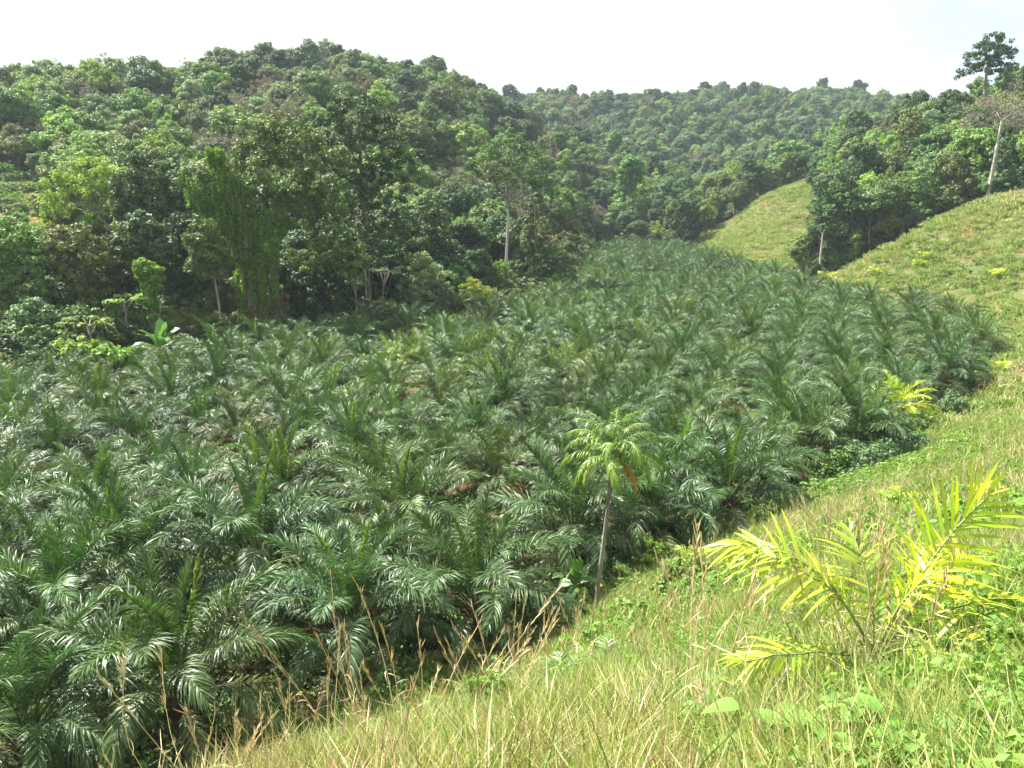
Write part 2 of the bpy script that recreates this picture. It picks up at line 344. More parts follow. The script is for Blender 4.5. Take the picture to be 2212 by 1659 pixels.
# ------------------------------------------------------------------ ground sheet
def make_ground():
    na, nr = 560, 520
    a = np.linspace(-R(128), R(128), na)
    r = np.exp(np.linspace(math.log(2.5), math.log(2600), nr))
    AA, RR = np.meshgrid(a, r, indexing='ij')
    X = np.sin(AA) * RR; Y = np.cos(AA) * RR - OY + 2
    Z = height(X, Y)
    V = np.stack([X, Y, Z], -1).reshape(-1, 3)
    i = np.arange(na - 1)[:, None] * nr + np.arange(nr - 1)[None]
    Q = np.stack([i, i + nr, i + nr + 1, i + 1], -1).reshape(-1, 4)
    g = bpy.data.materials.new('ground'); g.use_nodes = True
    t = g.node_tree; N = t.nodes.new; L = t.links.new; p = t.nodes['Principled BSDF']
    p.inputs['Roughness'].default_value = 0.95; p.inputs['Specular IOR Level'].default_value = 0.1
    at = N('ShaderNodeAttribute'); at.attribute_name = 'grassy'; tc = N('ShaderNodeTexCoord')
    n1 = N('ShaderNodeTexNoise'); n1.inputs['Scale'].default_value = 0.12; n1.inputs['Detail'].default_value = 8; n1.inputs['Roughness'].default_value = 0.65; L(tc.outputs['Object'], n1.inputs['Vector'])
    n2 = N('ShaderNodeTexNoise'); n2.inputs['Scale'].default_value = 2.5; n2.inputs['Detail'].default_value = 8; L(tc.outputs['Object'], n2.inputs['Vector'])
    cr = N('ShaderNodeValToRGB'); e = cr.color_ramp.elements
    e[0].position = 0.36; e[0].color = (0.14, 0.085, 0.05, 1); e[1].position = 0.46; e[1].color = (0.095, 0.095, 0.036, 1)
    k = e.new(0.58); k.color = (0.07, 0.095, 0.028, 1)
    L(n1.outputs['Fac'], cr.inputs[0])
    cr2 = N('ShaderNodeValToRGB'); e = cr2.color_ramp.elements
    e[0].position = 0.35; e[0].color = (0.050, 0.032, 0.020, 1); e[1].position = 0.65; e[1].color = (0.055, 0.055, 0.024, 1)  # brown soil, coloured darker still for the shade between the palms
    L(n2.outputs['Fac'], cr2.inputs[0])
    mx = N('ShaderNodeMix'); mx.data_type = 'RGBA'; L(at.outputs['Fac'], mx.inputs[0]); L(cr2.outputs[0], mx.inputs[6]); L(cr.outputs[0], mx.inputs[7])
    mu = N('ShaderNodeMix'); mu.data_type = 'RGBA'; mu.blend_type = 'MULTIPLY'; mu.inputs[0].default_value = 0.5; L(mx.outputs[2], mu.inputs[6])
    mr = N('ShaderNodeMapRange'); mr.inputs['To Min'].default_value = 0.5; mr.inputs['To Max'].default_value = 1.5; L(n2.outputs['Fac'], mr.inputs['Value']); L(mr.outputs[0], mu.inputs[7])
    L(mu.outputs[2], p.inputs['Base Color'])
    b = N('ShaderNodeBump'); b.inputs['Strength'].default_value = 0.6; b.inputs['Distance'].default_value = 0.3; L(n2.outputs['Fac'], b.inputs['Height']); L(b.outputs[0], p.inputs['Normal'])
    me = mesh('ground', V, Q, None, [g], None, True)
    at = me.attributes.new('grassy', 'FLOAT', 'POINT')
    x, y = V[:, 0].astype(float), V[:, 1].astype(float)
    gz = inside(grass_right, x, y) | inside(grass_spur, x, y) | inside(grass_left, x, y)
    at.data.foreach_set('value', gz.astype(np.float32))
    return tag(link('ground', me), kind='structure')
make_ground()

# ------------------------------------------------------------------ palm fronds
def frond_geo(Ln=4.2, e0=60, bend=70, n=58, ll=0.85, lw=0.045, vee=35, seed=0, m_leaf=0, m_rach=1, bare=0.23, seg=3, rr=0.030, droop=1.0, roll=0.0, messy=1.0, out0=0.0):
    """a pinnate leaf in the XZ plane, base at the origin, growing towards +X"""
    r = np.random.default_rng(seed); g = Geo()
    K = 16; s = np.linspace(0, 1, K)
    ang = np.radians(e0) - np.radians(bend) * s ** 1.6
    dx = np.cos(ang); dz = np.sin(ang)
    side = np.cumsum(r.normal(0, 0.012, K))
    P = np.stack([np.cumsum(dx), side * K * 0.5, np.cumsum(dz)], -1) * (Ln / K); P -= P[0]; P[:, 0] += out0
    tube(g, P, np.linspace(rr, 0.006, K), 4, m_rach)
    def at(t):
        f = t * (K - 1); i = np.minimum(f.astype(int), K - 2); f = (f - i)[:, None]
        p = P[i] * (1 - f) + P[i + 1] * f; tg = P[i + 1] - P[i]; return p, tg / np.linalg.norm(tg, axis=1)[:, None]
    t = np.repeat(np.linspace(bare, 0.995, n), 2); sd = np.tile([-1.0, 1.0], n)
    t = np.clip(t + r.normal(0, 0.004, len(t)), 0, 0.999)
    p, T = at(t)
    q = (t - bare) / (1 - bare)
    prof = np.clip(0.35 + 2.6 * q, 0, 1) * np.clip(1.9 * (1 - q) ** 0.7 + 0.22, 0, 1)
    ln = ll * prof * r.uniform(0.85, 1.1, len(t))
    S = np.cross(np.array([0.0, 1, 0]), T); S /= np.linalg.norm(S, axis=1)[:, None]  # up normal of the rachis
    S = -S * np.sign(np.where(S[:, 2:3] * 0 + (S @ np.array([-0.3, 0, 1]))[:, None] == 0, 1, 1))
    Nn = np.stack([-T[:, 2], 0 * T[:, 0], T[:, 0]], -1)
    Yv = np.zeros_like(T); Yv[:, 1] = sd
    va = np.radians(vee + r.normal(0, 10 * messy, len(t)) + 16 * messy * np.where(np.arange(len(t)) // 2 % 2, 1, -1) * 0.6)
    fw = np.radians(np.interp(q, [0, 0.5, 1], [62, 50, 22]) + r.normal(0, 5 * messy, len(t)))
    ro = np.radians(roll) * q
    D = (np.cos(va)[:, None] * Yv + np.sin(va)[:, None] * Nn) * np.sin(fw)[:, None] + T * np.cos(fw)[:, None]
    if roll:
        rr0 = math.radians(roll); Bv = np.cross(T, D); D = D * math.cos(rr0) + Bv * math.sin(rr0) + T * (T * D).sum(1)[:, None] * (1 - math.cos(rr0))
    wd = T + r.normal(0, 0.25 * messy, T.shape); wd -= (wd * D).sum(1)[:, None] * D; wd /= np.linalg.norm(wd, axis=1)[:, None]
    W_ = np.array([0.55, 1.0, 0.8, 0.12]) if seg == 3 else np.array([0.5, 0.95, 1.0, 0.7, 0.1])
    k = len(W_); pts = []; pos = p.copy(); dirv = D.copy()
    for j in range(k):
        h = (lw * 0.5 * W_[j] * (0.6 + 0.4 * prof))[:, None] * wd
        pts.append(np.stack([pos - h, pos + h], 1))
        dirv = dirv + np.array([0, 0, -1.0]) * (0.22 + 0.30 * r.random(len(t)))[:, None] * droop * (ln / max(ll, 1e-3))[:, None]
        dirv /= np.linalg.norm(dirv, axis=1)[:, None]
        pos = pos + dirv * (ln / (k - 1))[:, None]
    V = np.stack(pts, 1)  # leaf, section, side, xyz
    m = len(t); base = np.arange(m) * (2 * k); Q = []
    for j in range(k - 1):
        Q.append(np.stack([base + 2 * j, base + 2 * j + 1, base + 2 * j + 3, base + 2 * j + 2], -1))
    g.add(V.reshape(-1, 3), np.concatenate(Q), None, m_leaf)
    return g

def rotM(rz, ry=0.0, rx=0.0, t=(0, 0, 0), s=1.0):
    Mx = (Matrix.Translation(t) @ Matrix.Rotation(rz, 4, 'Z') @ Matrix.Rotation(ry, 4, 'Y') @ Matrix.Rotation(rx, 4, 'X') @ Matrix.Scale(s, 4))
    return np.array(Mx)

# shared single fronds used by the near palms: age 0 (spear) .. 6 (old, hanging)
AGES = [dict(Ln=3.6, e0=88, bend=10, vee=70, ll=0.45, droop=0.1), dict(Ln=4.1, e0=80, bend=34, vee=45, ll=0.85, droop=0.5), dict(Ln=4.4, e0=72, bend=62, vee=38, ll=0.95, droop=0.8),
        dict(Ln=4.5, e0=62, bend=80, vee=32, ll=1.0, droop=1.0), dict(Ln=4.5, e0=48, bend=85, vee=26, ll=1.0, droop=1.2), dict(Ln=4.3, e0=30, bend=82, vee=20, ll=0.95, droop=1.3), dict(Ln=4.0, e0=8, bend=72, vee=12, ll=0.85, droop=1.4)]
def age_at(i, n):
    f = i / (n - 1)
    return 6 * f ** 0.85
def frond_params(a):
    i = min(int(a), 5); f = a - i; A_, B_ = AGES[i], AGES[i + 1]
    q = {k: A_[k] * (1 - f) + B_[k] * f for k in A_}
    q['Ln'] *= 1.27; q['ll'] *= 0.90; q['droop'] *= 0.85; q['bend'] *= 1.1; q['vee'] += 4
    return q

def leaf_mats(a):
    return 1 if a < 0.3 else (2 if a > 5.3 else 0)
PALM_MATS = [M['frond'], M['frond_young'], M['frond_olive'], M['rachis_dark'], M['frond_dead']]

frond_lib = []
for a in (0.0, 0.8, 1.6, 2.4, 3.2, 4.0, 4.8, 5.5, 6.0):
    lib = []
    for v in range(2):
        g = frond_geo(**frond_params(a), n=92, lw=0.042, seed=int(a * 10) + 100 * v, m_leaf=0, m_rach=1, seg=4, messy=1.1)
        leafm = [M['frond'], M['frond_young'], M['frond_olive']][leaf_mats(a)]
        lib.append(g.build('frond', [leafm, M['rachis_dark']]))
    frond_lib.append((a, lib))

def palm_trunk_geo(h=1.3, r0=0.42, seed=0):
    g = Geo(); r = np.random.default_rng(seed)
    K = 8; z = np.linspace(-0.4, h, K)
    tube(g, np.stack([0 * z, 0 * z, z], -1), np.linspace(r0, r0 * 0.75, K), 10, 0)
    for i in range(46):   # stubs of cut leaf bases
        zz = r.uniform(0.1, h); a = i * 2.4
        d = np.array([math.cos(a), math.sin(a), 0.0]); p0 = d * r0 * 0.7 + [0, 0, zz]
        tube(g, np.array([p0, p0 + d * 0.16 + [0, 0, 0.16], p0 + d * 0.26 + [0, 0, 0.38]]), [0.07, 0.055, 0.02], 4, 0)
    return g
trunk_meshes = [palm_trunk_geo(h, 0.42, i).build('palm_trunk', [M['palm_trunk']]) for i, h in enumerate((0.9, 1.2, 1.5))]

def crown_geo(seed, n=36, nleaf=84, lw=0.038, s=1.0, dead=1):
    r = np.random.default_rng(seed); g = Geo()
    for i in range(n):
        a = np.clip(age_at(i, n) + r.normal(0, 0.25), 0, 6)
        p = frond_params(a); p['Ln'] *= r.uniform(0.88, 1.08); p['bend'] *= r.uniform(0.8, 1.2); p['e0'] += r.normal(0, 5)
        f = frond_geo(**p, n=nleaf, lw=lw, seed=seed * 100 + i, m_leaf=leaf_mats(a) if i < n - dead else 4, m_rach=3, seg=3, out0=0.1 + 0.035 * a)
        g.merge(f, rotM(i * 2.3999 + r.normal(0, 0.12), 0, r.normal(0, 0.22), (0, 0, -0.06 * a), s))
    return g
crown_meshes = [crown_geo(11 + i, n=(31, 35, 30, 34, 32, 37)[i], dead=(3, 4, 5, 2, 4, 3)[i]).build('palm_crown', PALM_MATS) for i in range(6)]

GREY_TINTS = [(1.0, 1.0, 1.0, 1), (0.92, 1.0, 1.05, 1), (1.12, 1.05, 0.9, 1), (1.0, 1.08, 0.95, 1), (1.25, 1.12, 0.8, 1), (0.85, 0.95, 1.05, 1)]

def near_palm(x, y, z, label, seed, n=36, s=1.0, tint=(1, 1, 1, 1)):
    r = np.random.default_rng(seed)
    root = empty('oil_palm', (x, y, z), r.uniform(0, 6.28), s)
    tag(root, label, 'palm tree', 'oil palms of the plantation')
    th = (0.9, 1.2, 1.5)[seed % 3]
    link('trunk', trunk_meshes[seed % 3], root)
    for i in range(n):
        a = np.clip(age_at(i, n) + r.normal(0, 0.2), 0, 6)
        k = min(range(len(frond_lib)), key=lambda q: abs(frond_lib[q][0] - a))
        me = frond_lib[k][1][int(r.integers(0, 2))]
        rz = i * 2.3999 + r.normal(0, 0.12)
        o = link('frond', me, root, (math.cos(rz) * (0.08 + 0.03 * a), math.sin(rz) * (0.08 + 0.03 * a), th + 0.15 - 0.06 * a), (r.normal(0, 0.2), r.normal(0, 0.07), rz), r.uniform(0.88, 1.1), tint)
    return root

# ---- near palms set where the photograph has them
heart = [((1029, 1299), 'big oil palm at grass edge with fronds fanned behind the crossed dry stalks'),
         ((763, 1333), 'oil palm left of the crossed dry stalks, beside the big one at grass edge'),
         ((384, 1480), 'oil palm lowest in the picture, drooping behind dry stalks at lower left'),
         ((137, 1333), 'dark oil palm near left edge, below the palm with the yellow-green spear leaf'),
         ((281, 1230), 'oil palm at left with a bright yellow-green spear leaf and wide drooping right fronds'),
         ((557, 1205), 'oil palm directly left above the small banana clump, with bright upright spear leaf'),
         ((614, 1077), 'oil palm just behind the spear-leaved palm that stands left above the banana clump'),
         ((1410, 1103), 'oil palm directly right of the lone tall palm crown, at the plantation edge'),
         ((1240, 1140), 'oil palm directly left of the lone tall palm trunk, above the banana leaves'),
         ((1572, 1095), 'oil palm at the plantation edge below the banana plant, with greyish drooping fronds'),
         ((1735, 958), 'left one of two oil palms side by side over bare shaded ground at right edge'),
         ((1856, 950), 'right one of two oil palms side by side over bare shaded ground at right edge'),
         ((-20, 1180), 'oil palm cut by the left edge of the picture, halfway down'),
         ((60, 1560), 'dark shaded oil palm in the bottom left corner of the picture'),
         ((870, 1135), 'oil palm behind and between the two large palms at the grass edge')]
explicit = []
for i, ((u, v), lab) in enumerate(heart):
    p = PL(u, v, 1.5)
    if i == 14: pass
    explicit.append((p[0], p[1]))
    near_palm(p[0], p[1], H1(p[0], p[1]), lab, 20 + i, n=34, s=float(rng.uniform(1.02, 1.14)), tint=GREY_TINTS[i % 4])

# yellow palm on the right rim
yp = PL(1932, 885, 1.5)
explicit.append((yp[0], yp[1]))

# ---- the rest of the plantation, planted in a triangle pattern
SP = 6.1
cands = []
for j in range(-5, 70):
    for i in range(-40, 60):
        a = R(9)
        x0 = i * SP + (j % 2) * SP / 2; y0 = 22 + j * SP * 0.866
        x = x0 * math.cos(a) - (y0 - 22) * math.sin(a) + rng.normal(0, 0.5); y = 22 + x0 * math.sin(a) + (y0 - 22) * math.cos(a) + rng.normal(0, 0.5)
        cands.append((x, y, j, i))
cands = [c for c in cands if rng.random() > .03 and inside(plantation, c[0], c[1]) and edge_dist(plantation, c[0], c[1]) > 1.6 and all((c[0] - e[0]) ** 2 + (c[1] - e[1]) ** 2 > 4.6 ** 2 for e in explicit)]
keep = []
for c in cands:
    z = H1(c[0], c[1]); uu, vv, dd = project(np.array([c[0], c[1], z + 2]))
    m = 4.5 * FPX / dd[0]
    if -m < uu[0] < 2212 + m and -m < vv[0] < 1659 + m and dd[0] > 5: keep.append((dd[0], c[0], c[1], z, c[2], c[3], uu[0], vv[0]))
keep.sort()
print('palms', len(keep))
ORD = ['', 'first', 'second', 'third', 'fourth', 'fifth', 'sixth', 'seventh', 'eighth', 'ninth', 'tenth', 'eleventh', 'twelfth', 'thirteenth', 'fourteenth', 'fifteenth', 'sixteenth', 'seventeenth', 'eighteenth', 'nineteenth', 'twentieth',
       'twenty-first', 'twenty-second', 'twenty-third', 'twenty-fourth', 'twenty-fifth', 'twenty-sixth', 'twenty-seventh', 'twenty-eighth', 'twenty-ninth', 'thirtieth', 'thirty-first', 'thirty-second', 'thirty-third', 'thirty-fourth', 'thirty-fifth', 'thirty-sixth', 'thirty-seventh', 'thirty-eighth', 'thirty-ninth', 'fortieth']
NP = 283
rowlist = sorted({k[4] for k in keep[:NP]})
for rn, j in enumerate(rowlist, 1):
    rr_ = sorted([k for k in keep[:NP] if k[4] == j], key=lambda k: k[6])
    for cn, (d, x, y, z, _, i, uu, vv) in enumerate(rr_, 1):
        seed = (i * 31 + j * 17) % 997
        zone = 'yellowish-green' if (780 < uu < 1250 and 620 < vv < 900) and seed % 3 == 0 else ('olive' if seed % 5 == 0 else 'grey-green')
        tint = {'yellowish-green': (1.75, 1.45, 0.75, 1), 'olive': (1.35, 1.18, 0.85, 1), 'grey-green': GREY_TINTS[seed % 4]}[zone]
        root = empty('oil_palm', (x, y, z), (seed * 1.7) % 6.28, (0.76 + 0.3 * ((seed * 7) % 10) / 10) * (1.0 if y < 120 else .93))
        root.rotation_euler = (((seed * 13) % 11 - 5) * .022, ((seed * 19) % 11 - 5) * .022, (seed * 1.7) % 6.28)
        tag(root, f'{zone} oil palm in the {ORD[rn]} row from the front, {ORD[cn]} from left', 'palm tree', 'oil palms of the plantation')
        k = seed % 3
        link('trunk', trunk_meshes[k], root)
        link('crown', crown_meshes[seed % 6], root, (0, 0, (0.9, 1.2, 1.5)[k] + 0.1), color=tint)

# ------------------------------------------------------------------ scatter (uncountable cover only)
def scatter(name, pts, rots, scales, idx, protos, label, cat):
    """one object: copies of the protos on points, by geometry nodes. protos: list of (mesh, colour)"""
    c = bpy.data.collections.new(name + '_pieces')
    for i, me in enumerate(protos):
        o = bpy.data.objects.new('%s_%02d' % (name, i), me); c.objects.link(o)
    me = bpy.data.meshes.new(name)
    me.vertices.add(len(pts)); me.vertices.foreach_set('co', np.asarray(pts, np.float32).ravel())
    for nm, ty, dat in (('rot', 'FLOAT_VECTOR', np.asarray(rots, np.float32).ravel()), ('scl', 'FLOAT_VECTOR', np.asarray(scales, np.float32).ravel())):
        a = me.attributes.new(nm, ty, 'POINT'); a.data.foreach_set('vector', dat)
    a = me.attributes.new('pick', 'INT', 'POINT'); a.data.foreach_set('value', np.asarray(idx, np.int32))
    o = link(name, me)
    ng = bpy.data.node_groups.new(name, 'GeometryNodeTree')
    ng.interface.new_socket('Geometry', in_out='INPUT', socket_type='NodeSocketGeometry')
    ng.interface.new_socket('Geometry', in_out='OUTPUT', socket_type='NodeSocketGeometry')
    N = ng.nodes.new; L = ng.links.new
    gi = N('NodeGroupInput'); go = N('NodeGroupOutput'); ip = N('GeometryNodeInstanceOnPoints'); ci = N('GeometryNodeCollectionInfo')
    ci.inputs['Collection'].default_value = c; ci.inputs['Separate Children'].default_value = True; ci.inputs['Reset Children'].default_value = True
    ip.inputs['Pick Instance'].default_value = True
    L(gi.outputs[0], ip.inputs['Points']); L(ci.outputs[0], ip.inputs['Instance'])
    def att(nm, ty):
        n = N('GeometryNodeInputNamedAttribute'); n.data_type = ty; n.inputs['Name'].default_value = nm; return n.outputs['Attribute']
    L(att('rot', 'FLOAT_VECTOR'), ip.inputs['Rotation']); L(att('scl', 'FLOAT_VECTOR'), ip.inputs['Scale']); L(att('pick', 'INT'), ip.inputs['Instance Index'])
    L(ip.outputs[0], go.inputs[0])
    md = o.modifiers.new('cover', 'NODES'); md.node_group = ng
    tag(o, label, cat, kind='stuff')
    return o

if len(keep) > NP:
    kk = keep[NP:]
    P_ = np.array([(k[1], k[2], k[3] + 1.1) for k in kk]); n = len(kk)
    ro = np.zeros((n, 3)); ro[:, 2] = rng.uniform(0, 6.28, n)
    scatter('distant_oil_palms', P_, ro, np.repeat(rng.uniform(0.86, 1.06, n)[:, None], 3, 1), rng.integers(0, 6, n), crown_meshes,
            'mass of small far oil palms at the far end of the plantation', 'palm trees')

# ------------------------------------------------------------------ leafy crowns
def leaf_cloud(g, C, sig, per, size, r, m=0, upb=0.4, flat=0.7, centre=None, long=1.5):
    """clusters of diamond leaves: C (k,3) centres, sig cluster radius, per leaves each"""
    if size > .2: size *= .74; per = int(per * 1.5); sig = np.asarray(sig) * .84
    k = len(C); n = k * per
    c = np.repeat(C, per, 0); sg = np.repeat(np.broadcast_to(sig, (k,)), per)
    d = r.normal(0, 1, (n, 3)); d /= np.linalg.norm(d, axis=1)[:, None]
    rad = r.uniform(0.25, 1, n) ** 0.5
    off = d * (rad * sg)[:, None]; off[:, 2] *= flat
    p = c + off
    o = d.copy()
    if centre is not None:
        q = p - centre; q /= np.linalg.norm(q, axis=1)[:, None] + 1e-6; o = o * 0.5 + q * 0.6
    nr = o + np.array([0, 0, upb]) + r.normal(0, 0.55, (n, 3)); nr /= np.linalg.norm(nr, axis=1)[:, None]
    a = np.cross(nr, r.normal(0, 1, (n, 3))); a /= np.linalg.norm(a, axis=1)[:, None] + 1e-9
    b = np.cross(nr, a)
    s = (size * r.uniform(0.6, 1.3, n))[:, None]
    A = a * s * 0.5 * long; B = b * s * 0.5 / long * 1.25
    V = np.stack([p - A, p - B + A * 0.15, p + A, p + B + A * 0.15], 1).reshape(-1, 3)
    g.add(V, np.arange(n * 4).reshape(-1, 4), None, m)

def lobes_clusters(lobes, k, r, low=-0.35):
    """cluster centres on the shells of ellipsoid lobes"""
    L_ = np.array(lobes, float); wgt = L_[:, 3] * L_[:, 4]; wgt /= wgt.sum()
    out = []
    while len(out) < k:
        l = L_[r.choice(len(L_), p=wgt)]
        d = r.normal(0, 1, 3); d /= np.linalg.norm(d)
        if d[2] < low and r.random() < 0.8: continue
        p = l[:3] + d * np.array([l[3], l[3], l[4] * 1.12]) * r.uniform(0.55, 1.16)
        ok = True
        for q in L_:   # drop centres buried deep in another lobe
            e = (p - q[:3]) / np.array([q[3], q[3], q[4]])
            if e @ e < 0.35: ok = False; break
        if ok: out.append(p)
    return np.array(out)

def branches(g, C, base, top, r0, r, nmain=6, m=0, bend=0.25):
    """trunk from base to top and limbs to some cluster centres"""
    base = np.array(base, float); top = np.array(top, float)
    K = 9; s = np.linspace(0, 1, K)[:, None]
    P = base * (1 - s) + top * s; wob = np.cumsum(r.normal(0, bend * 0.3, (K, 2)), 0); wob -= wob[0]; P[:, :2] += wob * s
    rad = r0 * (1 - 0.6 * s[:, 0]); rad[0] *= 1.5
    tube(g, P, rad, 8, m)
    idx = r.choice(len(C), min(nmain, len(C)), replace=False)
    for i in idx:
        e = C[i]; t0 = r.uniform(0.5, 0.95); k = int(t0 * (K - 1)); a = P[k]
        mid = (a + e) / 2 + np.array([0, 0, -0.12 * np.linalg.norm(e - a)]) + r.normal(0, 0.3, 3)
        tt = np.linspace(0, 1, 6)[:, None]
        Q = a * (1 - tt) ** 2 + 2 * mid * tt * (1 - tt) + e * tt ** 2
        tube(g, Q, np.linspace(rad[k] * 0.55, 0.03, 6), 5, m)
    return P

def rand_lobes(r, w, h0, h1, n=7, flat=0.7):
    """n lobes filling a crown of width w between heights h0 and h1"""
    out = []; cz = (h0 + h1) / 2; hh = (h1 - h0) / 2
    for i in range(n):
        a = i * 2.4 + r.uniform(-.5, .5); q = math.sqrt((i + 0.5) / n) * 0.62
        rr = w / 2 * r.uniform(0.28, 0.56)
        z = cz + hh * (0.45 * (1 - q * 1.5) + r.uniform(-0.5, 0.42))
        out.append((math.cos(a) * q * w / 2, math.sin(a) * q * w / 2, z, rr, min(rr * max(flat, .85), hh * 0.7)))
    return out

TREE = {}
def add_kind(key, leafmat, w, h, h0, nl, ncl, per, size, sig, bark='bark_brown', flat=0.7, tr=0.25, variants=3, upb=0.4, desc='', low=-0.35, nb=7, extra=None):
    v_ = []
    for v in range(variants):
        r = np.random.default_rng(abs(hash(key)) % 1000 if False else sum(map(ord, key)) * 7 + v)
        lob = rand_lobes(r, w, h0, h, nl, flat)
        C = lobes_clusters(lob, ncl, r, low)
        g = Geo(); leaf_cloud(g, C, sig * r.uniform(0.7, 1.3, len(C)), per, size, r, 0, upb, 0.7, np.array([0, 0, (h0 + h) / 2]))
        mats = [M[leafmat]]
        if extra:
            em, ef = extra; Ct = C[C[:, 2] > np.quantile(C[:, 2], 1 - ef)]; mats.append(M[em]); leaf_cloud(g, Ct + [0, 0, sig * 0.6], sig * 0.6, int(per * 0.3), size * 0.8, r, 1)
        t = Geo(); branches(t, C, (0, 0, -1.5), (r.uniform(-.5, .5), r.uniform(-.5, .5), h0 + (h - h0) * 0.6), tr, r, nb)
        v_.append((g.build('tree_crown', mats), t.build('tree_trunk', [M[bark]], True)))
    TREE[key] = (v_, desc)
# detailed kinds (seen at 80..200 m) and plain kinds for the far slopes
add_kind('dome', 'lf_mid', 10, 13.5, 2.0, 8, 190, 44, 0.42, 1.0, desc='mid-green domed tree')
add_kind('dark', 'lf_dark', 9.5, 14.5, 1.5, 9, 200, 46, 0.42, 1.0, desc='dark green dense tree')
add_kind('blue', 'lf_blue', 9, 12.5, 1.8, 8, 170, 46, 0.45, 1.0, bark='bark_grey', desc='bluish-green rounded tree')
add_kind('light', 'lf_light', 9.5, 12, 2, 8, 150, 44, 0.45, 0.95, bark='bark_grey', desc='light green open tree')
add_kind('pale', 'lf_pale', 8.5, 12.5, 2, 8, 140, 42, 0.45, 0.95, bark='bark_pale', desc='pale green thin-leaved tree')
add_kind('olive', 'lf_olive', 9, 12.5, 1.5, 8, 150, 42, 0.38, 1.0, desc='olive-brown tree')
add_kind('tall', 'lf_mid', 7, 17, 3, 8, 150, 44, 0.42, 0.95, bark='bark_grey', flat=1.0, desc='tall narrow green tree')
add_kind('low', 'lf_blue', 7, 7.5, 0.5, 7, 130, 42, 0.42, 0.9, desc='low leafy tree')

def bare_tree(key, w, h, h0, mat='twig', leaf='lf_brown', nleaf=30, desc='', variants=2, tr=0.25, gen=4):
    v_ = []
    for v in range(variants):
        r = np.random.default_rng(sum(map(ord, key)) * 3 + v); t = Geo(); tips = []
        def grow(p, d, ln, rad, lv):
            K = 4; P = [p]
            for _ in range(K):
                d = d + r.normal(0, 0.14, 3); d /= np.linalg.norm(d); p = p + d * ln / K; P.append(p)
            tube(t, np.array(P), np.linspace(rad, rad * 0.55, K + 1), 5 if lv < 2 else 3, 0)
            if lv >= gen: tips.append(p); return
            for _ in range(3 if lv else 5):
                q = P[int(r.integers(2, K + 1))]
                nd = d + r.normal(0, 0.55, 3) * np.array([1, 1, 0.6]) + [0, 0, 0.12]; nd /= np.linalg.norm(nd)
                grow(q, nd, ln * r.uniform(0.55, 0.8), rad * 0.52, lv + 1)
        K = 7; z = np.linspace(-1.5, h0, K); P = np.stack([np.cumsum(r.normal(0, .12, K)), np.cumsum(r.normal(0, .12, K)), z], -1); P[:, :2] -= P[0, :2]
        tube(t, P, np.linspace(tr * 1.3, tr * 0.8, K), 8, 0)
        for _ in range(5):
            d = np.array([r.normal(0, 0.55), r.normal(0, 0.55), 1.0]); d /= np.linalg.norm(d)
            grow(P[-1] - [0, 0, r.uniform(0, 1.0)], d, (h - h0) * 0.42, tr * 0.5, 1)
        tips = np.array(tips)
        g = Geo(); leaf_cloud(g, tips, 0.55, nleaf, 0.22, r, 0, 0.1)
        v_.append((g.build('tree_crown', [M[leaf]]), t.build('tree_trunk', [M[mat]], True)))
    TREE[key] = (v_, desc)
bare_tree('bare', 9, 12.5, 5.5, nleaf=9, desc='nearly leafless greyish-brown tree')
bare_tree('half', 9, 12.5, 5, leaf='lf_brown', nleaf=20, desc='thin brownish half-bare tree')

# ------------------------------------------------------------------ hero trees, one by one
occupied = []      # (x, y, radius) kept free of scattered trees
def hero(name, u, vb, Y, label, cat='tree', z=None, rad=3.0):
    p = UZ(u, Y, H1(UZ(u, Y, 5)[0], Y)); zz = H1(p[0], p[1]) if z is None else z
    occupied.append((p[0], p[1], rad))
    return tag(empty(name, (p[0], p[1], zz)), label, cat), zz, p
def zat(v, Y): return H + Y * tv(v)
def mpp(Y): return Y * 1.0 / FPX * 1.03

def lobes_px(items, u0, Y, z0):
    """lobes given as (u, v, radius in picture units, depth offset)"""
    o = []
    for u, v, rp, dy in items:
        s = (Y + dy) / FPX * 1.0
        o.append(((u - u0) * s, dy, zat(v, Y + dy) - z0, rp * s, rp * s * 0.8))
    return o

